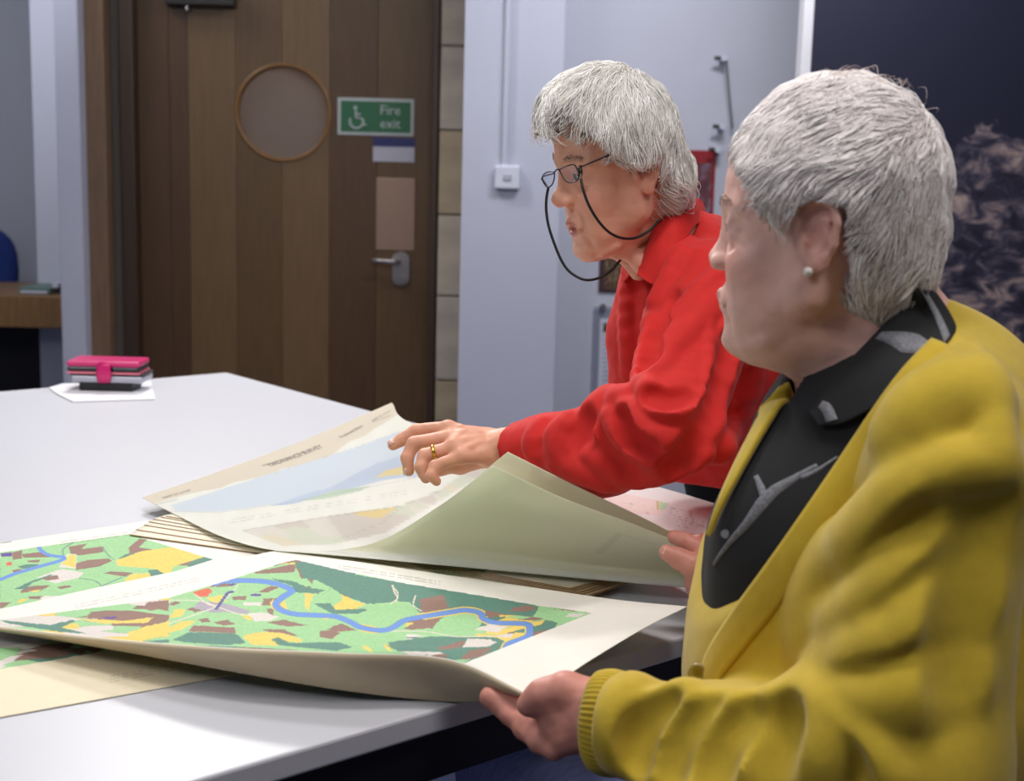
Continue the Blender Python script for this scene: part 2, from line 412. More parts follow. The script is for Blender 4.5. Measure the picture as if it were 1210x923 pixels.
# pictures / notices on the recessed wall
WY = 5.3
def print_mat(name, cols, sc=(8, 1, 8), rough=.35, seed=0):
    m = bpy.data.materials.new(name); m.use_nodes = True; nt = m.node_tree; L = nt.links; b = nt.nodes['Principled BSDF']; b.inputs['Roughness'].default_value = rough
    tc = nt.nodes.new('ShaderNodeTexCoord'); mp = nt.nodes.new('ShaderNodeMapping'); mp.inputs['Scale'].default_value = sc; mp.inputs['Location'].default_value = (seed, 0, seed)
    L.new(tc.outputs['Object'], mp.inputs[0]); v = nt.nodes.new('ShaderNodeTexNoise'); v.inputs['Scale'].default_value = 3; v.inputs['Detail'].default_value = 3; L.new(mp.outputs[0], v.inputs['Vector'])
    r = nt.nodes.new('ShaderNodeValToRGB'); r.color_ramp.interpolation = 'EASE'; e = r.color_ramp.elements
    e[0].position = .35; e[0].color = srgb(*cols[0]); e[1].position = .65; e[1].color = srgb(*cols[-1])
    for i, c in enumerate(cols[1:-1]): q = e.new(.35+.3*(i+1)/(len(cols)-1)); q.color = srgb(*c)
    L.new(v.outputs['Fac'], r.inputs[0]); L.new(r.outputs[0], b.inputs['Base Color']); return m
r0, r1 = ony(806, 177, WY), ony(842, 262, WY)
rp_ = empty('red_poster', ((r0[0]+r1[0])/2, WY, r1[2]), 'red topped poster with a dark picture behind the red-shirted woman', 'poster')
MB().box((r0[0], WY-.006, r1[2]), (r1[0], WY, r0[2]), .001).build('poster_board', mat('poster_red', srgb(150, 28, 38), .4), rp_)
MB().box((r0[0]+.01, WY-.008, r1[2]+.01), (r1[0]-.012, WY-.006, r0[2]-.05)).build('picture', print_mat('poster_photo', [(50, 42, 54), (110, 60, 66), (130, 130, 150)], (6, 1, 4)), rp_)
for k, (py) in enumerate((180, 150, 70)):
    pass
f0, f1 = ony(709, 288, WY), ony(745, 346, WY)
fp = empty('shelf_picture', ((f0[0]+f1[0])/2, WY, f1[2]), 'small dark framed picture below the black cord of the glasses', 'picture')
MB().box((f0[0], WY-.01, f1[2]), (f1[0], WY, f0[2]), .002).build('frame', mat('picture_frame', srgb(70, 40, 44), .5), fp)
MB().box((f0[0]+.02, WY-.012, f1[2]+.012), (f1[0], WY-.01, f0[2]-.01)).build('picture', print_mat('small_photo', [(50, 38, 34), (118, 96, 70), (60, 30, 34), (150, 130, 100)], (20, 1, 12)), fp)
a0, a1 = ony(702, 362, WY), ony(752, 476, WY)
ah = empty('notice_holder', ((a0[0]+a1[0])/2, WY, a1[2]), 'clear acrylic holder with a white printed notice left of the red shirt', 'notice')
m_acr = mat('acrylic', srgb(190, 194, 210), .1, trans=.6, ior=1.2)
MB().box((a0[0], WY-.012, a1[2]), (a1[0], WY-.008, a0[2]), .001).build('holder', m_acr, ah)
b0, b1 = ony(709, 376, WY), ony(751, 468, WY); m_pap = mat('notice_paper', srgb(200, 202, 216), .6)
MB().box((b0[0], WY-.015, b1[2]), (b1[0], WY-.013, b0[2])).build('notice_paper', m_pap, ah)
m_ink = mat('grey_ink', srgb(120, 120, 138), .7); m_pic = print_mat('notice_photo', [(70, 64, 60), (110, 100, 84), (60, 56, 60)], (20, 1, 20))
p0, p1 = ony(712.5, 381, WY), ony(719, 392, WY)
MB().box((p0[0], WY-.0165, p1[2]), (p1[0], WY-.015, p0[2])).build('picture', m_pic, ah)
p0, p1 = ony(730, 438, WY), ony(748, 464, WY)
MB().box((p0[0], WY-.0165, p1[2]), (p1[0], WY-.015, p0[2])).build('picture', m_pic, ah)
mb = MB()
for k in range(13):
    yy = 396+k*5.2; x1 = 727 if yy > 434 else 746; q0 = ony(712, yy, WY); q1 = ony(x1-random.random()*4, yy+1.6, WY)
    mb.box((q0[0], WY-.0158, q1[2]), (q1[0], WY-.015, q0[2]))
q0 = ony(722, 384, WY); q1 = ony(747, 390, WY); mb.box((q0[0], WY-.0158, q1[2]), (q1[0], WY-.015, q0[2]))
mb.build('printed_lines', m_ink, ah)
for k, (x, y) in enumerate(((712, 362), (704, 468))):
    p = ony(x, y, WY); MB().tube([(p[0], WY-.03, p[2]), (p[0], WY, p[2])], .012, 12).build('fixing', m_steel, ah)
# steel cable display fixings
cb = empty('cable_fixing', (ony(852, 70, WY)[0], WY, ony(852, 152, WY)[2]), 'thin steel cable with two wall fixings above the red poster', 'cable')
for x, y in ((853, 70), (851, 150), (846, 177)):
    p = ony(x, y, WY); MB().tube([(p[0]-.035, WY-.05, p[2]), (p[0], WY-.05, p[2])], .008, 10).build('fixing', m_dark, cb)
    MB().tube([(p[0], WY-.06, p[2]), (p[0], WY, p[2])], .012, 12).build('wall_fixing', m_white, cb)
p = ony(856, 72, WY); q = ony(864, 152, WY)
MB().tube([(p[0], WY-.045, p[2]), (q[0], WY-.03, q[2])], .004, 6).build('cable', m_steel, cb)

# ------------------------------------------------------------------ far left: desk, chair, folder
m_deskw = wood('desk_oak', srgb(128, 96, 58)); m_black = mat('black_plastic', srgb(22, 22, 26), .5)
d0 = ony(0, 349, 5.9); d1 = ony(73, 349, 5.9); dz = d0[2]
dk = empty('desk', (-2.5, 6.1, 0), 'oak topped desk at the far left behind the white table', 'desk')
MB().box((-3.4, 5.9, dz-.14), (d1[0]+.015, 6.55, dz), .004).build('desk_top', m_deskw, dk)
for x in (-3.3, d1[0]-.03): MB().box((x-.03, 6.3, 0), (x+.03, 6.5, dz-.14)).build('leg', m_black, dk)
MB().box((-3.3, 6.42, .1), (d1[0], 6.46, dz-.14)).build('modesty_panel', m_black, dk)
fd0, fd1 = ony(24, 355, 6.0), ony(74, 344, 6.3)
fo = empty('green_folder', ((fd0[0]+fd1[0])/2, 6.1, dz), 'green folder lying on the oak desk at the far left', 'folder')
MB().box((fd0[0], 5.98, dz), (fd1[0]+.05, 6.25, dz+.03), .004).build('cover', mat('folder_green', srgb(92, 116, 110), .5), fo)
MB().box((fd0[0]+.01, 5.975, dz+.005), (fd1[0]+.04, 6.2, dz+.016)).build('pages', m_pap, fo)
MB().box((fd0[0]+.16, 6.02, dz+.03), (fd1[0]+.05, 6.2, dz+.045), .003).build('label_card', m_white, fo)
# blue office chair in front of the desk
m_blue = mat('blue_fabric', srgb(28, 52, 120), .9, noise=.15, nscale=200)
bc = ony(-27, 326, 6.9)
ch = empty('office_chair', (bc[0], 6.8, 0), 'blue office chair with rounded backrest at the left edge', 'chair')
V = []; F = []; n = 28; rx, rz = .2, .23
for s_, yy in ((0, 0.0), (.85, -.03), (1, .0), (1, .03), (.85, .06), (0, .055)):
    V += [(bc[0]+rx*s_*math.copysign(abs(math.cos(t))**.7, math.cos(t)), 6.85+yy+.06*(math.cos(t)*s_)**2, bc[2]+.03+rz*s_*math.copysign(abs(math.sin(t))**.7, math.sin(t))) for t in np.linspace(0, 2*PI, n, endpoint=False)]
F = [(j*n+k, j*n+(k+1) % n, (j+1)*n+(k+1) % n, (j+1)*n+k) for j in range(5) for k in range(n)]
link('backrest', mesh_from(V, F), m_blue, ch)
MB().box((bc[0]-.23, 6.62, .42), (bc[0]+.25, 6.82, .5), .03).build('seat', m_blue, ch)
MB().tube([(bc[0]+.0, 6.8, .08), (bc[0]+.0, 6.8, .42)], .03, 10).build('gas_column', m_black, ch)
MB().tube([(bc[0], 6.8, .46), (bc[0], 6.95, .6), (bc[0], 6.92, bc[2])], .018, 8).build('back_bar', m_black, ch)
for k in range(5):
    a = k*2*PI/5; MB().tube([(bc[0], 6.8, .1), (bc[0]+.28*math.cos(a), 6.8+.28*math.sin(a), .05)], .018, 8).build('leg', m_black, ch)
    MB().tube([(bc[0]+.28*math.cos(a), 6.78+.28*math.sin(a), .027), (bc[0]+.28*math.cos(a), 6.82+.28*math.sin(a), .027)], .027, 12).build('castor', m_black, ch)

# ------------------------------------------------------------------ the big white table
TZ = .75; E1 = A(math.cos(math.radians(40.3)), math.sin(math.radians(40.3)), 0); E2 = A(E1[1], -E1[0], 0)
TA = onz(268, 440, TZ); TL = onz(228, 923, TZ)
wid = (TL-TA)@E2                                 # from the far-left edge to the near edge
tab = empty('meeting_table', tuple(TA-E1*1.2+E2*wid/2-A(0, 0, TZ)), 'large white topped table with black underframe carrying the maps', 'table')
def tbox(u0, u1, v0, v1, z0, z1, bev=0):
    a = math.atan2(E1[1], E1[0]); mb = MB(); c = TA+E1*(u0+u1)/2+E2*(v0+v1)/2
    return mb.box((c[0]-(u1-u0)/2, c[1]-(v1-v0)/2, z0), (c[0]+(u1-u0)/2, c[1]+(v1-v0)/2, z1), bev, rot=a)
m_top = mat('white_laminate', srgb(204, 204, 211), .42, noise=.01, nscale=5, bump=.02, bscale=200)
m_frame_b = mat('black_frame', srgb(12, 12, 14), .55)
tbox(-2.6, 0, 0, wid, TZ-.025, TZ, .003).build('table_top', m_top, tab)
tbox(-2.58, -.02, wid-.05, wid-.02, TZ-.085, TZ-.0255).build('apron', m_frame_b, tab)
tbox(-2.58, -.02, .02, .05, TZ-.085, TZ-.0255).build('apron', m_frame_b, tab)
tbox(-.05, -.02, .051, wid-.051, TZ-.085, TZ-.0255).build('apron', m_frame_b, tab)
tbox(-2.58, -2.55, .051, wid-.051, TZ-.085, TZ-.0255).build('apron', m_frame_b, tab)
for u in (-2.5, -.12):
    for v in (.06, wid-.12): tbox(u, u+.06, v, v+.06, 0, TZ-.086).build('leg', m_frame_b, tab)

# phone in pink case on paper
ps = [onz(58, 459.5, TZ), onz(66, 466, TZ), onz(86, 476, TZ), onz(183, 473, TZ), onz(178, 452, TZ), onz(74, 455, TZ)]
ps = [p+A(0, 0, .0006) for p in ps]
tag(MB().prism(ps, (0, 0, .003)).build('paper_slip', mat('slip_paper', srgb(238, 238, 242), .6)), 'white folded paper slip lying under the pink phone case', 'paper')
m_pink = mat('pink_leather', srgb(205, 20, 105), .35, coat=.2); m_pink2 = mat('pale_pink', srgb(228, 120, 140), .4)
PZ = TZ+.0045
pc = onz(124, 462, PZ); px_, py_ = E1, E2
px_ = nrm(A(1, .02, 0)); py_ = A(-px_[1], px_[0], 0)
ph = empty('phone_case', tuple(pc), 'bright pink wallet phone case stacked on dark cases at the table corner', 'phone case')
wd = (onz(172, 462, PZ)-onz(78, 462, PZ))[0]
def pbox(x0, x1, y0, y1, z0, z1, b=.002):
    mb = MB().box((pc[0]+x0, pc[1]+y0, PZ+z0), (pc[0]+x1, pc[1]+y1, PZ+z1), b); return mb
pbox(-wd*.34, wd*.36, 0, .08, 0, .018).build('lower_case', m_black, ph)
pbox(-wd*.44, wd*.5, .0, .09, .0181, .034, .004).build('phone_body', mat('silver_edge', srgb(178, 178, 190), .3, metal=.2), ph)
pbox(-wd*.47, wd*.51, .003, .092, .0341, .038).build('case_edge', m_black, ph)
pbox(-wd*.5, wd*.46, .0, .09, .0381, .043).build('inner_flap', m_pink2, ph)
pbox(-wd*.5, wd*.45, .002, .09, .0431, .055, .004).build('upper_case', mat('gloss_black', srgb(26, 26, 32), .15), ph)
pbox(-wd*.5, wd*.46, -.002, .09, .0551, .068, .005).build('cover', m_pink, ph)
V = []; 
mb = MB(); tw = .0165
mb.tube([(pc[0], pc[1]-.0035, PZ+.062), (pc[0], pc[1]-.009, PZ+.055), (pc[0], pc[1]-.009, PZ+.035), (pc[0], pc[1]-.0085, PZ+.02)], [.012, .014, .0155, .012], 12)
mb.V = [(pc[0]+(v[0]-pc[0])*1.15, pc[1]-.006+(v[1]-pc[1]+.006)*.25, v[2]) for v in mb.V]
mb.build('strap', m_pink, ph, smooth=True)
# ------------------------------------------------------------------ map sheets
def lin(c): return np.array(srgb(*c)[:3])
PAPER, TAN = lin((238, 234, 224)), lin((205, 190, 165))
GRN, BRN, YEL, DGR, BLU, PUR, PAL, GRY, RED = [lin(c) for c in ((160, 208, 150), (148, 116, 104), (234, 206, 104), (94, 138, 122), (108, 148, 214), (106, 78, 150), (222, 214, 206), (172, 164, 176), (220, 108, 80))]
def vnoise(x, y, s=1.0, seed=0):
    """smooth value noise"""
    x = x*s+seed*13.7; y = y*s+seed*7.3
    def h(i, j): return np.modf(np.abs(np.sin(i*127.1+j*311.7+seed)*43758.5453))[0]
    i, j = np.floor(x), np.floor(y); f, g = x-i, y-j; f = f*f*(3-2*f); g = g*g*(3-2*g)
    return (h(i, j)*(1-f)+h(i+1, j)*f)*(1-g)+(h(i, j+1)*(1-f)+h(i+1, j+1)*f)*g
def inpoly(x, y, poly):
    c = np.zeros(len(x), bool); n = len(poly)
    for i in range(n):
        (x0, y0), (x1, y1) = poly[i], poly[(i+1) % n]
        if y0 == y1: continue
        k = ((y0 > y) != (y1 > y)) & (x < (x1-x0)*(y-y0)/(y1-y0)+x0); c ^= k
    return c
def dline(x, y, pts, wy=1.0):
    """distance to a polyline, with y stretched by wy"""
    d = np.full(len(x), 1e9)
    for (x0, y0), (x1, y1) in zip(pts[:-1], pts[1:]):
        dx, dy = x1-x0, (y1-y0)*wy; t = np.clip(((x-x0)*dx+(y-y0)*wy*dy)/(dx*dx+dy*dy+1e-9), 0, 1)
        d = np.minimum(d, np.hypot(x-x0-t*dx, (y-y0)*wy-t*dy))
    return d
def smooth(pts, n=6):
    return [tuple(p) for p in crom(np.array(pts, float), np.linspace(0, 1, (len(pts)-1)*n+1))]
def fields(a, b, n, seed, weights):
    """land-use field pattern: (a, b) in metres on the sheet"""
    r = np.random.default_rng(seed); S = r.random((n, 2))*[a.max()-a.min()+.02, b.max()-b.min()+.02]+[a.min()-.01, b.min()-.01]
    wa = a+.012*(vnoise(a, b, 30, seed)-.5); wb = b+.012*(vnoise(a, b, 30, seed+3)-.5)
    an = r.random(n)*PI; st = 1+r.random(n)*1.2
    best = np.full(len(a), 1e9); sec = best.copy(); idx = np.zeros(len(a), int)
    for i in range(n):
        dx, dy = wa-S[i, 0], wb-S[i, 1]; c, s = math.cos(an[i]), math.sin(an[i])
        d = np.abs(dx*c+dy*s)*st[i]+np.abs(-dx*s+dy*c)/st[i]**.3
        m = d < best; sec = np.where(m, best, np.minimum(sec, d)); idx = np.where(m, i, idx); best = np.where(m, d, best)
    pal = np.array([GRN, BRN, YEL, DGR, PAL]); ch = r.choice(5, n, p=weights)
    C = pal[ch][idx]; C = C*(1+.06*(r.random(n)[idx]-.5))[:, None]
    C[(sec-best) < .0011] *= .72
    return C
def lines_text(C, x, y, p0, p1, hgt, rows, amt=.45, seed=1, fill=.62):
    """grey rows of tiny print between two photo points"""
    for k in range(rows):
        q0 = np.array(p0)+[0, k*hgt]; q1 = np.array(p1)+[0, k*hgt]; t = (x-q0[0])/(q1[0]-q0[0]); yl = q0[1]+t*(q1[1]-q0[1])
        m = (t > 0) & (t < 1) & (np.abs(y-yl) < hgt*.22) & (vnoise(x, y*0+k, .55, seed) < fill)
        C[m] = C[m]*(1-amt)
    return C
def conv(s, ox, oy, poly): return [(ox+a/s, oy+b/s) for a, b in poly]
S1 = 4.3214; S4 = 5.77
riverA = [(-60, 752), (40, 735)] and [(255, 690), (262.5, 687.4), (292.6, 686.3), (320, 688.6), (338.8, 694.4), (344.6, 699), (334, 706), (326, 714), (332, 721), (348, 726), (375.9, 727.5), (396.7, 729), (412.9, 734.9), (426.8, 741.8), (450, 745.3), (464, 742), (477, 734), (497.9, 729.4), (532.6, 723.7), (551, 721.3), (567.3, 724.8), (572, 731.8), (588, 736.4), (620.6, 737.5), (626.3, 743.3), (622.9, 752.6), (602, 760.7), (597.4, 767.6)]
ga = lambda p: conv(S1, 200, 640, p)
gb = lambda p: conv(S1, 440, 660, p)
featA = [
 (GRN, ga([(200, 200), (640, 105), (700, 260), (1210, 330), (1210, 560), (1000, 575), (0, 520), (0, 290)])),
 (DGR, ga([(640, 100), (900, 160), (1210, 215), (1210, 300), (1150, 310), (1010, 320), (900, 280), (760, 200), (690, 190)])),
 (DGR, gb([(0, 110), (300, 140), (640, 200), (850, 245), (870, 280), (820, 300), (700, 290), (560, 262), (380, 270), (240, 280), (190, 225), (100, 215), (0, 235)])),
 (GRN, gb([(0, 240), (190, 225), (240, 280), (170, 310), (100, 330), (0, 330)])),
 (GRN, gb([(850, 250), (1110, 280), (990, 345), (880, 310), (820, 300)])),
 (BRN, gb([(240, 210), (370, 185), (375, 225), (395, 250), (330, 272), (250, 278)])),
 (BRN, gb([(710, 255), (800, 240), (840, 258), (790, 272), (700, 272)])),
 (YEL, gb([(645, 290), (750, 292), (700, 298), (655, 300)])),
 (BRN, gb([(160, 360), (250, 310), (360, 290), (310, 355), (200, 366)])),
 (GRN, gb([(330, 330), (400, 280), (540, 285), (570, 320), (520, 370), (380, 385), (300, 370)])),
 (PAL, gb([(520, 365), (600, 335), (700, 345), (640, 380)])),
 (YEL, gb([(700, 410), (730, 380), (790, 378), (800, 405), (740, 422)])),
 (YEL, gb([(540, 385), (680, 405), (660, 412), (520, 395)])),
 (DGR, gb([(80, 430), (300, 400), (480, 400), (640, 405), (690, 430), (640, 480), (540, 525), (440, 510), (340, 480), (130, 475)])),
 (BRN, gb([(330, 460), (460, 420), (480, 430), (450, 455), (350, 470)])),
 (PAL, gb([(460, 455), (490, 410), (600, 415), (635, 432), (590, 452)])),
 (BRN, gb([(450, 515), (500, 470), (615, 455), (560, 500), (480, 520)])),
 (GRN, gb([(400, 520), (500, 515), (470, 538), (430, 536)])),
 (YEL, gb([(60, 440), (85, 440), (100, 475), (80, 475)])),
 (BRN, gb([(1000, 330), (1040, 310), (1080, 305), (1050, 322)])), (PAL, gb([(990, 300), (1010, 282), (1090, 282), (1060, 300)])),
 (RED, ga([(125, 258), (205, 236), (220, 262), (190, 285), (140, 280)])),
 (YEL, ga([(190, 290), (270, 275), (290, 305), (240, 318)])),
 (PUR, ga([(285, 218), (350, 215), (325, 228), (285, 228)])), (BRN, ga([(205, 232), (270, 205), (320, 228), (250, 235)])),
 (BRN, ga([(430, 158), (650, 112), (640, 158), (450, 165)])), (YEL, ga([(560, 112), (650, 110), (640, 118)])),
 (BRN, ga([(450, 258), (520, 225), (560, 235), (500, 262)])),
 (GRN, ga([(640, 195), (700, 190), (740, 230), (690, 232)])),
 (DGR, ga([(520, 190), (640, 205), (700, 235), (800, 250), (760, 264), (650, 262), (620, 225)])),
 (YEL, ga([(690, 265), (740, 268), (720, 310), (715, 360), (695, 330)])),
 (YEL, ga([(880, 270), (950, 305), (1005, 320), (960, 340), (970, 365), (880, 362), (820, 345), (880, 300)])),
 (DGR, ga([(740, 320), (820, 315), (850, 350), (1000, 345), (1010, 352), (960, 372), (830, 368)])),
 (YEL, ga([(560, 320), (590, 300), (600, 350), (570, 345)])),
 (BRN, ga([(480, 292), (545, 290), (525, 328), (475, 328)])), (BRN, ga([(320, 282), (400, 280), (390, 300), (330, 300)])),
 (PUR, ga([(412, 270), (472, 268), (470, 280), (415, 280)])), (PAL, ga([(375, 312), (470, 312), (470, 328), (380, 328)])),
 (BRN, ga([(500, 345), (535, 340), (530, 370), (545, 384), (510, 370)])),
 (PAL, ga([(400, 370), (480, 362), (560, 385), (520, 405), (440, 410)])),
 (BRN, ga([(500, 415), (580, 400), (710, 430), (600, 436)])), (BRN, ga([(800, 450), (880, 420), (960, 455), (860, 462)])),
 (BRN, ga([(770, 460), (850, 452), (870, 470), (830, 500), (765, 488)])), (BRN, ga([(470, 450), (580, 450), (660, 482), (560, 482)])),
 (BRN, ga([(100, 455), (130, 430), (330, 440), (340, 470), (110, 462)])), (BRN, ga([(225, 415), (300, 400), (335, 425), (270, 430)])),
 (BRN, ga([(150, 398), (200, 390), (210, 412), (170, 416)])), (BRN, ga([(90, 345), (150, 330), (180, 350), (130, 362)])),
 (DGR, ga([(10, 505), (100, 465), (340, 470), (390, 520), (300, 530), (100, 518)])),
 (YEL, ga([(370, 480), (480, 462), (590, 470), (680, 500), (670, 515), (560, 512), (550, 535), (420, 528)])),
 (DGR, ga([(520, 500), (560, 490), (620, 520), (860, 515), (940, 540), (850, 560), (700, 545), (560, 530)])),
 (YEL, ga([(990, 530), (1030, 545), (1040, 568), (1000, 552)])), (YEL, ga([(1100, 530), (1140, 560), (1120, 565)])), (DGR, ga([(1110, 530), (1210, 515), (1210, 545), (1150, 555)])),
 (YEL, ga([(0, 440), (60, 410), (140, 405), (90, 440), (0, 470)])), (YEL, ga([(360, 370), (410, 380), (430, 405), (395, 400)])),
 (BRN, ga([(0, 320), (30, 305), (55, 315), (20, 330)])), (YEL, ga([(30, 345), (90, 350), (60, 385), (0, 392)])),
 (GRY, ga([(120, 340), (160, 305), (300, 320), (420, 360), (380, 372), (280, 360), (220, 365)])),
 (YEL, conv(S4, 0, 610, [(860, 800), (1010, 750), (1154, 720), (1154, 800), (980, 840), (900, 825)])), (YEL, conv(S4, 0, 610, [(380, 770), (450, 730), (540, 735), (540, 772)])),
 (DGR, conv(S4, 0, 610, [(0, 710), (350, 745), (480, 710), (520, 716), (420, 760), (600, 805), (400, 790), (60, 735)])), (BRN, conv(S4, 0, 610, [(500, 692), (710, 668), (640, 690)])),
 (PUR, conv(S4, 0, 610, [(705, 690), (800, 685), (790, 702), (715, 704)])), (BRN, conv(S4, 0, 610, [(970, 635), (1000, 590), (1150, 572), (1154, 620), (1040, 645)])), (BRN, conv(S4, 0, 610, [(1000, 720), (1070, 685), (1150, 690), (1154, 710), (1080, 740)])),
 (YEL, conv(S4, 0, 610, [(520, 700), (850, 715), (1050, 690), (1000, 730), (700, 735)])),
]
roadsA = [ga(p) for p in ([(130, 270), (230, 330), (330, 250), (350, 220)], [(0, 300), (160, 305), (260, 340), (360, 372), (480, 385)], [(1140, 225), (1150, 260), (1165, 290), (1130, 320)], [(0, 420), (200, 350), (250, 325)])]+[gb(p) for p in ([(100, 140), (130, 180), (120, 225)], [(0, 372), (160, 372), (300, 378), (420, 400), (600, 400), (700, 405)], [(220, 190), (210, 240), (250, 270)])]
printA = [(-120, 752), (0, 733), (100, 720), (199, 707), (270, 686), (338, 664.3), (350, 662), (410, 676), (480, 690), (560, 703), (641, 716.7), (699, 724.8), (546.5, 785), (500, 792), (-120, 812)]
def colA(u, v, V):
    x, y = proj(V); w, h = .66, .5; a, b = u*w, v*h
    C = np.tile(PAPER, (len(u), 1)); pr = inpoly(x, y, printA) & (v < .79)
    F_ = fields(a, b, 210, 5, [.46, .2, .14, .12, .08])
    C[pr] = F_[pr]
    jx = x+1.2*(vnoise(x, y, .35, 2)-.5)*2; jy = y+.5*(vnoise(x, y, .5, 4)-.5)*2
    for c, poly in featA:
        m = inpoly(jx, jy, poly) & pr
        C[m] = c*(.93+.14*vnoise(x[m], y[m], .9, 5)[:, None])
    edge = np.zeros(len(u), bool)
    for r in roadsA: C[(dline(x, y, smooth(r), 1.7) < .9) & pr] = lin((222, 214, 196))
    d = dline(x, y, smooth(riverA), 1.6); m = (d < 6.6) & (d > 4) & (y-vnoise(x, y, .05)*8 > 690) & pr & (vnoise(x, y, .04, 8) > .45); C[m] = YEL
    C[(d < 4.3) & pr] = BLU; C[(d > 4.3) & (d < 4.9) & pr] *= .7
    town = [(g[0], g[1]) for g in ga([(240, 345), (300, 262), (322, 258)])]
    m = (dline(x, y, town, 1.5) < 2) & pr; C[m] = lin((96, 100, 150))
    grain = (.94+.1*vnoise(x, y, 1.3, 9)); C[pr] *= grain[pr][:, None]
    C = lines_text(C, x, y, (88, 716), (235, 683), 3.2, 2, .22, 3)
    C = lines_text(C, x, y, (400, 668), (520, 688), 3, 2, .3, 6)
    st = inpoly(x, y, [(716, 770), (728, 764), (747, 761), (742, 766), (722, 771)]); C[st] = lin((214, 180, 105))
    C[v > .795] = lin((196, 180, 150))
    return C
m_map = mat('printed_map', (1, 1, 1, 1), .75, attr='Col', bump=.12, bscale=60, noise=.02, nscale=40, bdist=.001)
far = [(325, 651, .7635), (430, 665, .7645), (530, 680, .7655), (640, 696, .768), (730, 709, .782), (812, 717, .797)]
cre = [(-70, 733, .766), (110, 754, .786), (260, 766.5, .802), (400, 773, .808), (530, 781, .803), (626, 822, .796)]
dro = [(-72, 735), (110, 764), (260, 791), (400, 815), (530, 829), (622, 825)]
GA = []
for k in range(6):
    f_, n_ = onz(*far[k]), onz(*cre[k]); dep = (n_-_C)@_F; col = []
    for t in (0, .3, .6):
        q = f_*(1-t)+n_*t; q[2] -= (.004, .012, .008)[int(t/.3+.1)]*(1 if k not in (0, 5) else .0)*(0 if t == 0 else 1); col.append(q)
    if k == 5: col[1] = onz(762, 742, .797); col[2] = onz(700, 779, .796)
    q = f_*.18+n_*.82; col.append(q+A(0, 0, -.0015)); col.append(n_)
    w_ = P(*dro[k], dep+.03); col.append(w_)
    GA.append(col)
# five rows to the crest, one down the drooping near edge
shA = sheet('map_sheet', GA, 520, 330, m_map, None, colA)
tag(shA, 'coloured land use map with winding blue river, corner held by person in yellow cardigan', 'map')

featB = [(c, conv(S4, 0, 610, p)) for c, p in (
 (GRN, [(0, 250), (880, 125), (1154, 190), (1154, 430), (800, 500), (0, 640)]),
 (PUR, [(5, 255), (80, 248), (78, 275), (8, 278)]), (BRN, [(82, 250), (150, 232), (150, 290), (84, 300)]), (BRN, [(150, 260), (280, 245), (375, 280), (160, 285)]),
 (BRN, [(470, 210), (595, 188), (560, 225), (705, 208), (710, 245), (540, 270), (480, 255)]), (BRN, [(510, 325), (600, 300), (740, 290), (765, 305), (680, 345), (520, 368)]),
 (PAL, [(400, 350), (460, 260), (525, 260), (520, 360)]), (YEL, [(420, 330), (470, 265), (520, 265), (515, 355)]),
 (BRN, [(880, 215), (950, 155), (1000, 160), (950, 215), (1080, 235), (880, 258)]), (YEL, [(790, 300), (900, 270), (1154, 245), (1154, 420), (1050, 360), (860, 345), (800, 340)]),
 (DGR, [(810, 290), (860, 260), (1080, 238), (1080, 250), (900, 272), (840, 296)]), (YEL, [(850, 430), (900, 395), (1020, 390), (1080, 430), (1000, 460), (840, 488)]),
 (YEL, [(800, 300), (965, 240), (1260, 200), (1450, 262), (1180, 345), (1154, 420), (1050, 360), (860, 345)]), (DGR, [(1010, 370), (1070, 365), (1135, 405), (1100, 430), (1030, 420)]), (BRN, [(700, 390), (760, 378), (910, 388), (850, 415)]),
 (RED, [(35, 320), (75, 312), (85, 335), (50, 340)]), (DGR, [(120, 345), (180, 330), (270, 328), (240, 350), (150, 362)]), (BRN, [(80, 370), (140, 360), (150, 380), (90, 390)]),
 (PAL, [(250, 420), (420, 360), (570, 385), (540, 420), (380, 460)]), (BRN, [(275, 425), (390, 402), (405, 430), (320, 440)]), (DGR, [(95, 500), (200, 450), (340, 400), (360, 402), (215, 460), (180, 498)]),
 (BRN, [(215, 478), (345, 472), (280, 510), (140, 525), (145, 505)]), (YEL, [(190, 512), (290, 500), (240, 520)]), (BRN, [(385, 485), (470, 472), (490, 485), (410, 500)]),
 (DGR, [(480, 525), (700, 510), (780, 515), (600, 540)]), (PAL, [(245, 595), (300, 545), (430, 545), (420, 585)]), (YEL, [(415, 560), (680, 540), (600, 580), (430, 600)]),
 (BRN, [(195, 550), (290, 545), (270, 568), (200, 566)]), (BRN, [(0, 590), (80, 590), (20, 625), (0, 630)]), (YEL, [(110, 590), (150, 562), (185, 568), (150, 592)]), (BRN, [(310, 605), (380, 592), (420, 600)]), (BRN, [(185, 305), (275, 298), (260, 318), (190, 316)]))]
riverB = conv(S4, 0, 610, [(260, 205), (285, 240), (340, 268), (435, 282), (410, 305), (250, 350), (100, 395), (0, 435)])
printB = [(-160, 678), (0, 653.3), (46.8, 646.4), (152.5, 631.7), (252, 661.5), (144, 695), (0, 722), (-160, 745)]
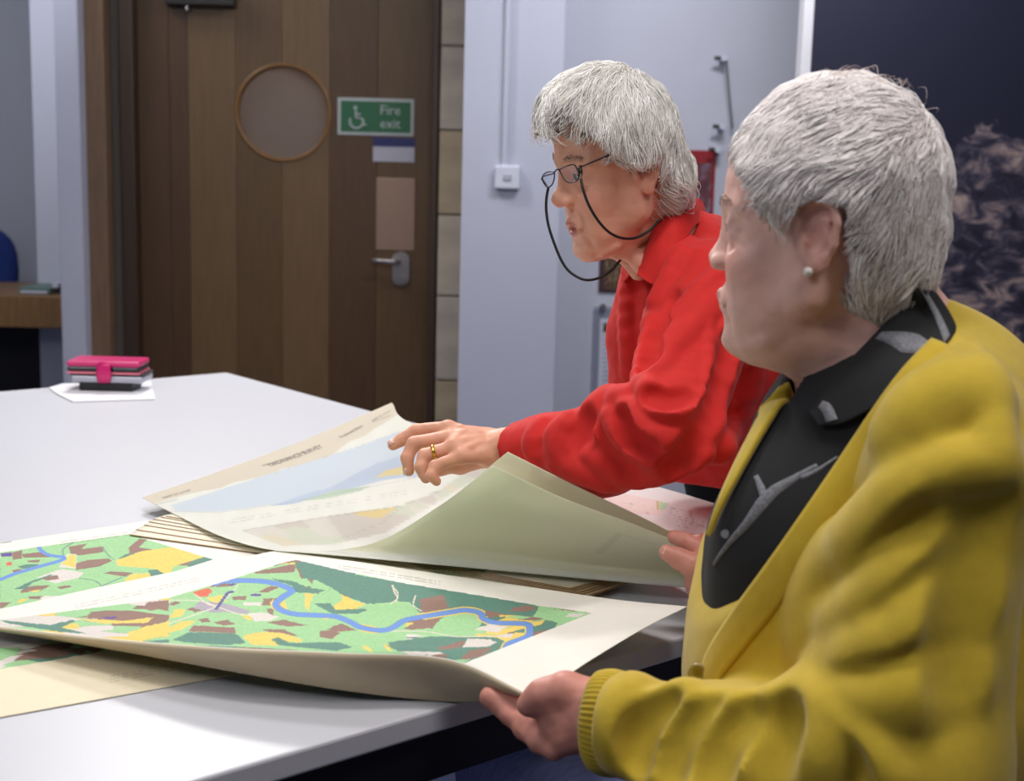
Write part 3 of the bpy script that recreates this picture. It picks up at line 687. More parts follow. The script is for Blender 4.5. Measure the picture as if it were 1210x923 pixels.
def colB(u, v, V):
    x, y = proj(V); C = np.tile(PAPER, (len(u), 1)); pr = inpoly(x, y, printB)
    F_ = fields(u*.62, v*.5, 150, 9, [.5, .2, .12, .1, .08]); C[pr] = F_[pr]
    jx = x+.8*(vnoise(x, y, .4, 2)-.5)*2
    for c, poly in featB:
        m = inpoly(jx, y, poly) & pr; C[m] = c*(.93+.14*vnoise(x[m], y[m], .9, 5)[:, None])
    for r in ([(700, 215), (740, 270), (780, 300)], [(540, 425), (640, 440), (695, 480), (700, 500)], [(440, 290), (430, 230), (500, 180)], [(690, 480), (830, 420)]):
        C[(dline(x, y, smooth(conv(S4, 0, 610, r)), 1.6) < .8) & pr] = lin((120, 150, 140))
    C[(dline(x, y, smooth(riverB), 1.5) < 2.6) & pr] = BLU
    C[pr] *= (.94+.1*vnoise(x, y, 1.3, 9))[pr][:, None]
    C = lines_text(C, x, y, (70, 641), (160, 628), 3, 2, .25, 3); C = lines_text(C, x, y, (0, 642), (14, 640), 5, 1, .5, 3)
    return C
def quad(fl, fr, nr, nl, n=4, bow=0):
    """n x n control grid through four corners, u runs far-left to far-right"""
    a, b, c, d = [onz(*q) for q in (fl, fr, nr, nl)]; G = []
    for i in range(n):
        s = i/(n-1); r = []
        for j in range(n):
            t = j/(n-1); q = (a*(1-s)+b*s)*(1-t)+(d*(1-s)+c*s)*t
            q[2] += bow*math.sin(PI*s)*math.sin(PI*t); r.append(q)
        G.append(r)
    return G
T0 = TZ+.0012
shB = sheet('map_sheet', quad((-190, 670, T0+.003), (205, 611, T0+.003), (330, 668, T0+.003), (-150, 765, T0+.003)), 420, 240, m_map, None, colB)
tag(shB, 'coloured land use map with large yellow field lying flat at left behind held sheet', 'map')
def colB2(u, v, V):
    x, y = proj(V); C = np.tile(lin((238, 226, 196)), (len(u), 1)); pr = inpoly(x, y, [(-200, 815), (0, 791), (60, 781), (150, 765), (200, 740), (-100, 700)])
    F_ = fields(u*.6, v*.5, 110, 12, [.52, .2, .1, .13, .05]); C[pr] = F_[pr]
    C = lines_text(C, x, y, (130, 800), (240, 779), 3.2, 3, .25, 3)
    return C
shB2 = sheet('map_sheet', quad((-260, 800, T0), (215, 735, T0), (291, 795, T0), (-150, 875, T0)), 260, 160, m_map, None, colB2)
tag(shB2, 'map sheet with wide cream margin lying under the held river map near table edge', 'map')

# the flat pile whose stacked edges show at its left corner and at the right end
def colC(u, v, V):
    x, y = proj(V); C = np.tile(lin((232, 224, 204)), (len(u), 1))
    m = inpoly(x, y, [(470, 660), (590, 668), (560, 682), (520, 680)]); C[m] = lin((120, 150, 120))*(.8+.4*vnoise(x[m], y[m], .5)[:, None])
    C = lines_text(C, x, y, (430, 668), (700, 695), 2.6, 9, .25, 4, .5)
    C[(v > .988) | (u > .992)] = lin((178, 142, 96)); return C
pile = [((215, 600), (752, 686), (690, 708), (152.5, 632)), ((220, 599), (748, 686), (684, 706), (160, 626)), ((222, 598), (756, 684), (697, 704), (170, 620.5)), ((226, 598), (745, 684), (690, 702), (175, 616.5)),
        ((230, 598), (742, 683), (686, 700), (181, 613.5)), ((236, 597), (738, 682), (680, 698), (190, 611)), ((240, 597), (735, 681), (676, 696), (196, 610))]
for i, q in enumerate(pile):
    z = TZ+.0065+i*.0012
    o = sheet('map_sheet', quad(*[(a, b, z) for a, b in q], bow=.0004), 200 if i == 6 else 60, 90 if i == 6 else 60, m_map, None, colC, .0008)
    tag(o, ['lowest', 'second lowest', 'third lowest', 'middle', 'third from top', 'second from top', 'topmost'][i]+' cream sheet in the flat pile beneath the lifted sheets', 'map', 'flat pile of map sheets')

# sheet on the right, beyond the lifted ones
def colE(u, v, V):
    x, y = proj(V); C = np.tile(lin((240, 232, 230)), (len(u), 1))
    m = inpoly(x, y, [(712, 590), (740, 584), (792, 595), (778, 610), (730, 606)]); C[m] = lin((240, 214, 208))
    m = inpoly(x, y, [(776, 592), (790, 595), (786, 602), (779, 603)]); C[m] = lin((190, 220, 176))
    C[(dline(x, y, [(776, 592), (778, 603)], 1) < .8)] = lin((220, 160, 90))
    m = inpoly(x, y, [(770, 622), (795, 628), (800, 634), (780, 632)]); C[m] = lin((196, 160, 96))
    C = lines_text(C, x, y, (790, 600), (850, 612), 2.8, 8, .4, 4, .4); C = lines_text(C, x, y, (720, 592), (775, 600), 4, 4, .3, 7, .18); return C
GE = [[onz(620, 540, TZ+.018), onz(625, 565, TZ+.02), onz(640, 600, TZ+.02), onz(640, 640, TZ+.02)],
      [onz(700, 556, TZ+.02), onz(700, 580, TZ+.012), onz(710, 610, TZ+.018), onz(720, 650, TZ+.018)],
      [onz(783, 577, TZ+.016), onz(783, 597, TZ+.022), onz(785, 620, TZ+.012), onz(790, 655, TZ+.018)],
      [onz(864, 601, TZ+.008), onz(864, 617, TZ+.02), onz(862, 635, TZ+.008), onz(855, 665, TZ+.018)]]
tag(sheet('map_sheet', GE, 160, 120, m_map, None, colE), 'white map sheet with pale pink print lying beyond the lifted sheets at the right', 'map')

# the lifted sheets
def pz(x, y, z): return onz(x, y, z)
def dgrid(end, dz=0, dd=0):
    G = [[pz(168, 588, .772+dz), pz(205, 607, .766+dz), pz(270, 637, .7665+dz), pz(345, 652, .767+dz), P(440, 642, 1.80+dd), P(522, 596, 1.725+dd), P(*end[0], 1.65+dd)],
         [pz(262, 556, .785+dz), pz(318, 582, .777+dz), pz(392, 610, .772+dz), pz(500, 665, .769+dz), P(572, 650, 1.765+dd), P(632, 614, 1.70+dd), P(*end[1], 1.645+dd)],
         [pz(365, 518, .812+dz), pz(425, 548, .80+dz), pz(505, 572, .785+dz), pz(660, 675, .771+dz), P(708, 667, 1.73+dd), P(737, 643, 1.67+dd), P(*end[2], 1.625+dd)],
         [pz(463, 476, .845+dz), pz(483, 499, .83+dz), pz(590, 540, .81+dz), pz(815, 684, .772+dz), P(838, 678, 1.70+dd), P(842, 665, 1.64+dd), P(*end[3], 1.60+dd)]]
    return G
sea = conv(3.27, 150, 460, [(170, 450), (560, 325), (860, 235), (1060, 160), (1150, 200), (1250, 320), (1000, 352), (830, 395), (600, 440), (350, 475), (190, 472)])
def colD(u, v, V):
    x, y = proj(V); C = np.tile(lin((250, 248, 244)), (len(u), 1)); C *= (.96+.06*vnoise(x, y, .08, 3))[:, None]
    top = v < .6
    hd = (v < .06+.02*vnoise(x, y, .05, 6)+.03*u) & top; C[hd] = lin((236, 224, 210))
    m = inpoly(x, y, sea) & top; C[m] = lin((224, 232, 246))
    m2 = inpoly(x, y+2*(vnoise(x, y, .1, 5)-.5), conv(3.27, 150, 460, [(550, 450), (780, 380), (960, 290), (1130, 230), (1200, 330), (1000, 350), (830, 395), (640, 445)])) & top; C[m2] = lin((206, 218, 240))
    m = inpoly(x, y, conv(3.27, 150, 460, [(680, 432), (800, 392), (940, 375), (900, 395), (760, 425)])) & top; C[m] = lin((208, 224, 206))
    m = inpoly(x, y, conv(3.27, 150, 460, [(955, 345), (1000, 315), (1100, 290), (1150, 300), (1120, 325), (1010, 335)])) & top; C[m] = lin((240, 222, 170))
    pk = inpoly(x, y, conv(3.27, 150, 460, [(440, 547), (760, 492), (1060, 450), (1210, 392), (1400, 250), (1500, 260), (1210, 430), (1000, 555), (800, 600), (600, 606)])) & top
    F_ = fields(u*.6, v*.8, 260, 21, [.36, .2, .12, .08, .24]); C[pk] = F_[pk]*.22+lin((240, 234, 228))*.78
    m = inpoly(x, y, conv(3.27, 150, 460, [(870, 480), (1050, 455), (980, 500), (900, 490)])) & top; C[m] = lin((240, 218, 160))
    for r in ([(450, 545), (1060, 452), (1210, 392)], [(160, 472), (350, 478), (600, 443), (830, 398), (1130, 340)], [(1060, 455), (980, 520), (800, 590)]):
        C[(dline(x, y, conv(3.27, 150, 460, r), 1.5) < .6) & top] *= .8
    if True:
        C = lines_text(C, x, y, (270, 615), (480, 580), 3.4, 2, .2, 3, .5)
        C = lines_text(C, x, y, (310, 551), (364, 533), 3, 1, .4, 5, .8); C = lines_text(C, x, y, (184, 597), (210, 590), 3, 1, .35, 5, .8); C = lines_text(C, x, y, (440, 499), (462, 491), 3, 1, .35, 5, .8)
        C = lines_text(C, x, y, (320, 561), (470, 512), 3, 1, .25, 5, .35)
    C[~top] = lin((244, 240, 220))
    r0 = (np.abs(u-.62) < .012) & (v > .74) & (v < .9); r1 = (np.abs(v-.9) < .006) & (u > .62) & (u < .98); C[r0 | r1] *= .86
    return C
def paper2(name):
    """paper: printed colour, lets some light through"""
    m = mat(name, (1, 1, 1, 1), .8, attr='Col', bump=.1, bscale=50, bdist=.001)
    nt = m.node_tree; b = nt.nodes['Principled BSDF']; tr = nt.nodes.new('ShaderNodeBsdfTranslucent'); ms = nt.nodes.new('ShaderNodeMixShader'); ms.inputs[0].default_value = .42
    tr.inputs['Color'].default_value = srgb(246, 250, 236); o = nt.nodes['Material Output']
    nt.links.new(b.outputs[0], ms.inputs[1]); nt.links.new(tr.outputs[0], ms.inputs[2]); nt.links.new(ms.outputs[0], o.inputs['Surface']); return m
m_thin = paper2('thin_map_paper')
def colP(u, v, V):
    x, y = proj(V); C = colD(u, v, V); C[v > .5] = lin((220, 206, 160)); return C
endT = [(600, 534), (680, 574), (762, 613), (838, 653)]; endL = [(583, 551), (668, 590), (755, 622), (838, 657)]
GD = dgrid(endT)
o = sheet('map_sheet', GD, 420, 300, m_thin, None, colD); tag(o, 'large map sheet headed ORDNANCE SURVEY curled up under the hand with gold ring', 'map')
shD = o
GD2 = dgrid(endL, -.0018, -.012)
for r in GD2: r[3] = r[3]+A(0, 0, .0008)
o = sheet('map_sheet', GD2, 120, 120, m_thin, None, colD); tag(o, 'pale green backed map sheet curled up just under the headed sheet', 'map')
# lettering printed on the heading, laid on the sheet's own surface
def on_sheet(G, txt, size_v, uc, vc, wu, parent, name, m):
    V, F = text_mesh(txt, 1.0); w = np.ptp(V[:, 0]); hh = np.ptp(V[:, 1])
    u = uc+V[:, 0]/w*wu; v = vc-V[:, 1]/hh*size_v
    Q = patch(G, u, v); Q2 = patch(G, u, v+.004); Q3 = patch(G, u+.004, v); N = np.cross(Q3-Q, Q2-Q); N /= np.linalg.norm(N, axis=1)[:, None]; N *= np.sign(N[:, 2:3])
    return link(name, mesh_from(Q+N*.0009, F, False), m, parent)
m_print = mat('printing_ink', srgb(134, 126, 120), .8)
on_sheet(GD, 'ORDNANCE SURVEY', .016, .56, .05, .2, shD, 'heading', m_print)
on_sheet(GD, 'Provisional Edition', .012, .79, .05, .1, shD, 'subheading', m_print)
on_sheet(GD, 'SHEET SU 16 NW', .011, .1, .05, .11, shD, 'sheet_number', m_print)
on_sheet(GD, 'SHEET SU 16 NW', .011, .93, .055, .09, shD, 'sheet_number', m_print)
# ------------------------------------------------------------------ sculpting: smooth unions of tapered limbs and ellipsoids, meshed as one surface
class Sculpt:
    def __init__(s): s.p = []; s.disp = None; s.inflate = 0
    def cap(s, a, b, ra, rb=None, k=.01, op='u'):
        a, b = np.array(a, float), np.array(b, float); rb = ra if rb is None else rb
        s.p.append(('c', op, k, (a, b, ra, rb), (a+b)/2, np.linalg.norm(b-a)/2+max(ra, rb))); return s
    def chain(s, pts, rs, k=.01, op='u'):
        for i in range(len(pts)-1): s.cap(pts[i], pts[i+1], rs[i] if hasattr(rs, '__len__') else rs, rs[i+1] if hasattr(rs, '__len__') else rs, k, op)
        return s
    def ell(s, c, r, ax=None, k=.01, op='u'):
        ax = np.eye(3) if ax is None else np.array(ax, float)
        s.p.append(('e', op, k, (np.array(c, float), np.array(r, float), ax), np.array(c, float), max(r))); return s
    def half(s, pt, n, k=.01, op='s'):
        s.p.append(('h', op, k, (np.array(pt, float), nrm(n)), None, 1e9)); return s
    def ev(s, Q, prims=None):
        Q = np.asarray(Q, np.float32); d = np.full(len(Q), .5, np.float32)
        for t, op, k, a, _, _ in (s.p if prims is None else prims):
            if t == 'c':
                A_, B_, ra, rb = a; ab = (B_-A_).astype(np.float32); pa = Q-A_.astype(np.float32); L2 = float(ab@ab)+1e-12
                h = np.clip(pa@ab/L2, 0, 1); e = pa-h[:, None]*ab; f = np.sqrt(np.einsum('ij,ij->i', e, e))-(ra+h*(rb-ra))
            elif t == 'e':
                c, r, ax = a; q = (Q-c.astype(np.float32))@ax.T.astype(np.float32); qr = q/r.astype(np.float32)
                k0 = np.sqrt(np.einsum('ij,ij->i', qr, qr)); q2 = qr/r.astype(np.float32); k1 = np.sqrt(np.einsum('ij,ij->i', q2, q2)); f = k0*(k0-1)/(k1+1e-9)
            else:
                pt, n = a; f = -((Q-pt.astype(np.float32))@n.astype(np.float32))
            if op == 'u':
                h = np.maximum(k-np.abs(d-f), 0)/k; d = np.minimum(d, f)-h*h*k*.25
            elif op == 's':
                f = -f; h = np.maximum(k-np.abs(d-f), 0)/k; d = np.maximum(d, f)+h*h*k*.25
        if s.disp is not None: d = d-s.disp(Q)
        return d-s.inflate
    def hit(s, x, y, d0=.6, d1=3.2):
        """first surface point along the ray through a photo position"""
        q = ray(x, y); t = d0
        for _ in range(160):
            f = float(s.ev(np.array([_C+q*t]))[0])
            if f < .0004: return _C+q*t
            t += f*.8
            if t > d1: return None
        return _C+q*t
    def grad(s, Q, e=.002):
        g = np.stack([s.ev(Q+A(e, 0, 0))-s.ev(Q-A(e, 0, 0)), s.ev(Q+A(0, e, 0))-s.ev(Q-A(0, e, 0)), s.ev(Q+A(0, 0, e))-s.ev(Q-A(0, 0, e))], 1)
        return g/(np.linalg.norm(g, axis=1)[:, None]+1e-9)
    def mesh(s, h, lo=None, hi=None, pad=.02):
        b = [(c, r) for t, op, _, _, c, r in s.p if op == 'u']
        L = np.min([c-r for c, r in b], 0)-pad if lo is None else np.array(lo, float); Hh = np.max([c+r for c, r in b], 0)+pad if hi is None else np.array(hi, float)
        B = 16; nb = np.ceil((Hh-L)/(h*B)).astype(int); N = nb*B
        D = np.full(tuple(N+1), 1.0, np.float32)
        jobs = []; R_ = B*h*.87
        for i in range(nb[0]):
            for j in range(nb[1]):
                for k in range(nb[2]):
                    c = L+(np.array([i, j, k])*B+B/2)*h
                    pr = [p for p in s.p if p[4] is None or np.linalg.norm(p[4]-c) < p[5]+R_+.035+p[2]]
                    if not any(p[1] == 'u' for p in pr): continue
                    jobs.append((i, j, k, c, pr))
        g = np.arange(B+1)*h; gx, gy, gz = np.meshgrid(g, g, g, indexing='ij'); loc = np.stack([gx.ravel(), gy.ravel(), gz.ravel()], 1)
        def work(jb):
            i, j, k, c, pr = jb
            f = float(s.ev(c[None], pr)[0]); sl = (slice(i*B, i*B+B+1), slice(j*B, j*B+B+1), slice(k*B, k*B+B+1))
            if abs(f) > R_+.02: return sl, (None if f > 0 else -1.0)
            return sl, s.ev(loc+(L+np.array([i, j, k])*B*h), pr).reshape(B+1, B+1, B+1)
        with ThreadPoolExecutor(4) as ex:
            for sl, v in ex.map(work, jobs):
                if v is None: continue
                if isinstance(v, float): D[sl] = np.where(D[sl] == 1.0, v, D[sl])
                else: D[sl] = v
        return surface_net(D, L, h)
def surface_net(D, L, h):
    S = D < 0; c = [S[i:S.shape[0]-1+i, j:S.shape[1]-1+j, k:S.shape[2]-1+k] for i in (0, 1) for j in (0, 1) for k in (0, 1)]
    al = np.logical_and.reduce(c); an = np.logical_or.reduce(c); act = an & ~al; idx = np.argwhere(act)
    vid = np.full(act.shape, -1, np.int32); vid[act] = np.arange(len(idx))
    off = np.array([(i, j, k) for i in (0, 1) for j in (0, 1) for k in (0, 1)])
    val = np.stack([D[idx[:, 0]+o[0], idx[:, 1]+o[1], idx[:, 2]+o[2]] for o in off], 1)
    acc = np.zeros((len(idx), 3)); cnt = np.zeros(len(idx))
    for a in range(8):
        for b in range(a+1, 8):
            if np.abs(off[a]-off[b]).sum() != 1: continue
            va, vb = val[:, a], val[:, b]; m = (va < 0) != (vb < 0); t = np.where(m, va/(va-vb+1e-20), 0)
            acc += m[:, None]*(off[a]+t[:, None]*(off[b]-off[a])); cnt += m
    V = (idx+acc/np.maximum(cnt, 1)[:, None])*h+L
    Fs = []
    for ax in range(3):
        s0 = [slice(None)]*3; s1 = [slice(None)]*3; s0[ax] = slice(0, -1); s1[ax] = slice(1, None)
        a, b = S[tuple(s0)], S[tuple(s1)]; e = np.argwhere(a != b); u, v = (ax+1) % 3, (ax+2) % 3
        lim = np.array(vid.shape); ok = (e[:, u] > 0) & (e[:, v] > 0) & (e[:, u] < lim[u]) & (e[:, v] < lim[v]) & (e[:, ax] < lim[ax]); e = e[ok]
        def g(du, dv): q = e.copy(); q[:, u] -= du; q[:, v] -= dv; return vid[q[:, 0], q[:, 1], q[:, 2]]
        f = np.stack([g(1, 1), g(0, 1), g(0, 0), g(1, 0)], 1); ins = S[e[:, 0], e[:, 1], e[:, 2]]
        f = np.where(ins[:, None], f, f[:, ::-1]); f = f[(f >= 0).all(1)]; Fs.append(f)
    return V, np.concatenate(Fs)
def n3(Q, s=1.0, seed=0):
    """cheap smooth 3-D noise -1..1"""
    x, y, z = Q[:, 0]*s, Q[:, 1]*s, Q[:, 2]*s; o = seed*1.7
    return (np.sin(x*1.3+1.9*np.sin(y*1.1+o)+o)+np.sin(y*1.7+1.6*np.sin(z*1.2+o*2)+.7)+np.sin(z*1.5+1.8*np.sin(x*.9-o)+2.1))/3

class Frame:
    """head frame: x forward, y the person's left, z up"""
    def __init__(s, O, yaw, pitch, roll=0, sc=(1, 1, 1)):
        # yaw: 0 faces the photo's left, positive turns towards the camera
        f = A(-math.cos(yaw), -math.sin(yaw), 0); l = A(math.sin(yaw), -math.cos(yaw), 0); u = A(0, 0, 1)
        f2 = f*math.cos(pitch)-u*math.sin(pitch); u2 = u*math.cos(pitch)+f*math.sin(pitch)
        l2 = l*math.cos(roll)+u2*math.sin(roll); u3 = u2*math.cos(roll)-l*math.sin(roll)
        s.O = np.array(O, float); s.B = np.stack([f2, l2, u3]); s.s = np.array(sc, float); s.m = float(np.mean(sc))
    def __call__(s, x, y, z): return s.O+(np.array([x, y, z])*s.s)@s.B
    def loc(s, Q): return ((Q-s.O)@s.B.T)/s.s

def sculpt_head(S, F, o={}):
    g = lambda k, d: o.get(k, d); m = F.m
    E = lambda c, r, k=.015, op='u': S.ell(F(*c), np.array(r)*F.s, F.B, k, op)
    Cp = lambda a, b, ra, rb=None, k=.008, op='u': S.cap(F(*a), F(*b), ra*m, (ra if rb is None else rb)*m, k, op)
    E((-.012, 0, .03), (.093, .074, .087), .01)
    E((.03, 0, .03), (.052, .06, .062), .02)                       # forehead
    E((.026, 0, -.035), (.054, .055, .072), .03)                   # face block
    for s_ in (-1, 1):
        Cp((.0, s_*.052, -.055), (.062, s_*.018, -.096), .013, .013, .03)       # jaw
        Cp((.0, s_*.055, -.02), (.0, s_*.052, -.06), .012, .012, .02)
        E((.052, s_*.036, -.034), (.024, .021, .02), .02)           # cheek
        E((.05, s_*.03, -.066), (.026, .018, .026), .02)            # jowl and lower cheek
        Cp((.078, s_*.01, .019), (.058, s_*.047, .018), .009, .010, .012)        # brow
    E((.072, 0, -.098), (.017, .02, .015), .018)                   # chin
    for s_ in (-1, 1): E((.092, s_*.031, .002), (.018, .019, .0125), .014, 's')   # socket
    for s_ in (-1, 1): E((.064, s_*.0315, .001), (.0155, .0165, .0145), .006)      # lids
    for s_ in (-1, 1):
        Cp((.074, s_*.022, .0085), (.070, s_*.042, .0075), .0035, .003, .006)      # upper lid fold
        Cp((.074, s_*.022, -.0095), (.069, s_*.042, -.0085), .0032, .003, .007)    # bag under the eye
        E((.083, s_*.0315, -.0003), (.009, .0125, .0022), .002, 's')               # opening of the lids
    Cp((.078, 0, .010), (.096+g('nx', 0), 0, -.026), .0065, .0085*g('ns', 1), .012)         # bridge
    tz = g('tip', -.034)
    nx = g('nx', 0); ns = g('ns', 1)
    E((.097+nx, 0, tz), (.0115*ns, .0105*ns, .0095*ns), .01)
    for s_ in (-1, 1):
        E((.089, s_*.0125, tz-.005), (.0095, .0065, .0075), .006)
        E((.095, s_*.0062, tz-.0115), (.005, .0028, .003), .003, 's')
    E((.072, 0, -.066), (.02, .028, .02), .014)                    # mouth block
    Cp((.0885, s_*0, -.060), (.078, .02, -.067), .0048, .003, .005); Cp((.0885, 0, -.060), (.078, -.02, -.067), .0048, .003, .005)
    Cp((.0865, 0, -.0735), (.077, .018, -.071), .0056, .003, .005); Cp((.0865, 0, -.0735), (.077, -.018, -.071), .0056, .003, .005)
    op = g('mouth', .0012)
    S.cap(F(.094, .012, -.0672), F(.094, -.012, -.0672), op*m, op*m, .003, 's'); Cp((.094, .012, -.0672), (.08, .024, -.0705), op, .001, .003, 's'); Cp((.094, -.012, -.0672), (.08, -.024, -.0705), op, .001, .003, 's')
    if g('open', 0): E((.091, 0, -.0672), (.012, .0165, .0046), .003, 's')
    Cp((.1, .014, -.0855), (.1, -.014, -.0855), .0115, .0115, .012, 's')          # hollow above the chin
    for s_ in (-1, 1):                                                # folds from nose and mouth corner
        S.chain([F(.088, s_*.02, -.038), F(.083, s_*.029, -.052), F(.078, s_*.032, -.066)], .0016*m, .008, 's')
        S.chain([F(.0815, s_*.0285, -.072), F(.0775, s_*.0325, -.084), F(.073, s_*.0325, -.092)], .0010*m, .008, 's')
        S.chain([F(.0735, s_*.046, .0), F(.062, s_*.054, -.004)], .0013*m, .004, 's'); S.chain([F(.0715, s_*.047, .004), F(.06, s_*.055, .006)], .0013*m, .004, 's')
        S.chain([F(.083, s_*.018, -.012), F(.078, s_*.034, -.019), F(.07, s_*.044, -.017)], .0016*m, .006, 's')
    # ears
    for s_ in (-1, 1):
        e = lambda x, z, y: F(-.012+x, s_*(.0705+y), -.008+z)
        S.ell(e(-.002, .004, .001), np.array((.0185, .0055, .0275))*F.s, F.B, .006)
        S.chain([e(.013, -.004, .001), e(.014, .014, .003), e(.009, .027, .005), e(-.003, .031, .007), e(-.014, .025, .009), e(-.0175, .01, .010), e(-.014, -.008, .008), e(-.008, -.018, .006)], [.0028*m, .0032*m, .0035*m, .0037*m, .0037*m, .0035*m, .0033*m, .003*m], .0025)
        S.chain([e(.0, .019, .004), e(-.009, .012, .006), e(-.009, -.002, .0055), e(-.004, -.010, .005)], .0028*m, .003)
        S.ell(e(-.001, -.022, .005), np.array((.0085, .0042, .0095))*F.s, F.B, .005)
        S.ell(e(.003, .0, .0105), np.array((.0075, .0065, .011))*F.s, F.B, .003, 's')
        S.ell(e(-.002, .019, .0095), np.array((.008, .004, .006))*F.s, F.B, .003, 's')
        S.cap(e(.013, -.002, .004), e(.011, -.006, .005), .0032*m, .0028*m, .002)
def aged(S, F):
    m = F.m
    for s_ in (-1, 1):
        for z0, z1 in ((.010, .014), (.003, .004), (-.004, -.007), (-.010, -.017)): S.chain([F(.0700, s_*.0485, z0), F(.058, s_*.0565, z1)], .0009*m, .003, 's')
        S.chain([F(.084, s_*.020, -.012), F(.079, s_*.033, -.020), F(.070, s_*.045, -.018)], .0015*m, .005, 's')
        S.chain([F(.089, s_*.006, .020), F(.091, s_*.006, .030)], .0010*m, .003, 's')
        for i in range(4): S.chain([F(.093-.004*i*.0, s_*(.003+.005*i), -.0555), F(.0905, s_*(.003+.005*i), -.0590)], .0006*m, .002, 's')
        S.chain([F(.040, s_*.044, -.098), F(.058, s_*.034, -.104)], .004*m, .01)
    for z in (.034, .042, .05): S.chain([F(.0835, -.03, z-.002), F(.0895, 0, z), F(.0835, .03, z-.002)], .0008*m, .003, 's')
m_lash = mat('lash', srgb(84, 62, 54), .7)
def lash(F, parent):
    for s_ in (-1, 1):
        mb = MB(); mb.tube([F(.076, s_*.0205, .0004), F(.0795, s_*.027, .0030), F(.0797, s_*.033, .0034), F(.0765, s_*.040, .0020), F(.071, s_*.0445, -.0008)], [.0004, .0007, .0008, .0008, .0004], 6)
        mb.build('eyelashes', m_lash, parent, smooth=True)
def skin_colour(F, V, base, lips=(188, 110, 104), age=0):
    C = np.tile(lin(base), (len(V), 1)); q = F.loc(V)
    def mix(c, w): nonlocal C; C = C*(1-w[:, None])+lin(c)*w[:, None]
    bl = lambda c, r: np.clip(1.25-np.linalg.norm((q-np.array(c))/np.array(r), axis=1), 0, 1)
    for s_ in (-1, 1):
        mix((214, 132, 112), .5*bl((.066, s_*.038, -.034), (.03, .024, .022)))
        mix((206, 120, 108), .45*bl((-.012, s_*.076, -.01), (.022, .016, .036)))
        mix((186, 128, 112), .3*bl((.074, s_*.032, -.002), (.016, .022, .014)))
        mix((120, 92, 80), .5*bl((.074, s_*.032, .0215), (.012, .02, .0035)))
    mix((216, 122, 108), .6*bl((.1, 0, -.036), (.016, .016, .014)))
    lp = np.maximum(bl((.0885, 0, -.0615), (.009, .019, .0038)), bl((.0865, 0, -.0735), (.009, .017, .0048)))
    mix(lips, np.clip(lp*2.5, 0, .8))
    mix((90, 40, 38), np.clip(bl((.088, 0, -.0672), (.007, .014, .0012))*2, 0, .7))
    n = n3(V, 160, 2)*.5+n3(V, 60, 5)*.5; C *= (1+.05*n)[:, None]
    sp = np.clip(n3(V, 330, 7)*1.2+n3(V, 90, 3)*.8-1.3, 0, 1); mix((170, 112, 88), np.clip(sp*1.2, 0, .3))
    return C

def finger(S, pts, rs, k=.0035):
    for i in range(len(pts)-1): S.cap(pts[i], pts[i+1], rs[i], rs[i+1], k)

def grow_hair(name, parent, scalp, F, roots, flow, length, height, m, rad=.0008, steps=9, seed=1, curl=.35, cols=((150, 146, 140), (226, 222, 214)), stop=None):
    """tapered strands combed over the scalp; flow(local) -> local direction"""
    r = np.random.default_rng(seed); n = len(roots); Q = roots.copy(); pts = [Q.copy()]
    ln = length*(.65+.6*r.random(n)); h1 = height*(.25+1.0*r.random(n)); jit = r.normal(0, 1, (n, 3))
    L0 = F.loc(roots); lock = n3(L0, 75, seed)+.6*n3(L0, 140, seed+3)
    cid = None
    for k in range(1, steps):
        t = k/(steps-1); lo = F.loc(Q); d = flow(lo, t)
        w = np.stack([n3(L0, 55, 11), n3(L0, 55, 12), n3(L0, 55, 13)], 1)*curl+jit*.10+np.stack([n3(L0+t*.01, 130, 21), n3(L0, 130, 22), n3(L0, 130, 23)], 1)*curl*.5
        dw = (d/(np.linalg.norm(d, axis=1)[:, None]+1e-9)+w)@F.B; g = scalp.grad(Q)
        dw -= g*np.einsum('ij,ij->i', dw, g)[:, None]; dw /= np.linalg.norm(dw, axis=1)[:, None]+1e-9
        go = np.ones(n, bool) if stop is None else ~stop(lo)
        Q0 = Q; Q = Q+dw*(ln/(steps-1))[:, None]
        tgt = .001+(h1+height*.45*lock)*np.sin(min(1, t*1.15)*PI*.5)**.8*(1-.35*max(0, t-.7)/.3)
        g = scalp.grad(Q); Q = Q+g*(np.maximum(tgt, .0008)-scalp.ev(Q))[:, None]
        Q = np.where(go[:, None], Q, Q0+dw*.0006)
        pts.append(Q.copy())
    Pp = np.stack(pts, 1)                                            # n, steps, 3
    T = np.gradient(Pp, axis=1); T /= np.linalg.norm(T, axis=2)[..., None]+1e-9
    up = np.tile(A(.3, .2, .93), (n, steps, 1)); a = np.cross(T, up); a /= np.linalg.norm(a, axis=2)[..., None]+1e-9; b = np.cross(T, a)
    tt = np.linspace(0, 1, steps); rr = rad*(1.15-.95*tt**1.6)*1.0; rr[0] = rad*.6
    rr = rr[None, :, None]*(.6+.8*r.random(n))[:, None, None]
    V = np.stack([Pp+(a*math.cos(q)+b*math.sin(q))*rr for q in (0, 2.094, 4.189)], 2).reshape(-1, 3)
    base = (np.arange(n)*steps*3)[:, None]; st = (np.arange(steps-1)*3)[None, :]; o = (base+st).ravel()
    Fc = np.concatenate([np.stack([o+j, o+(j+1) % 3, o+3+(j+1) % 3, o+3+j], 1) for j in range(3)])
    me = mesh_from(V, Fc, True, name); u = np.clip(.5+.25*lock+.22*r.normal(0, 1, n), 0, 1)
    C = lin(cols[0])*(1-u[:, None])+lin(cols[1])*u[:, None]; C = np.repeat(C, steps*3, 0); set_col(me, C)
    ob = link(name, me, m, parent); ob['kind'] = 'stuff'; return ob
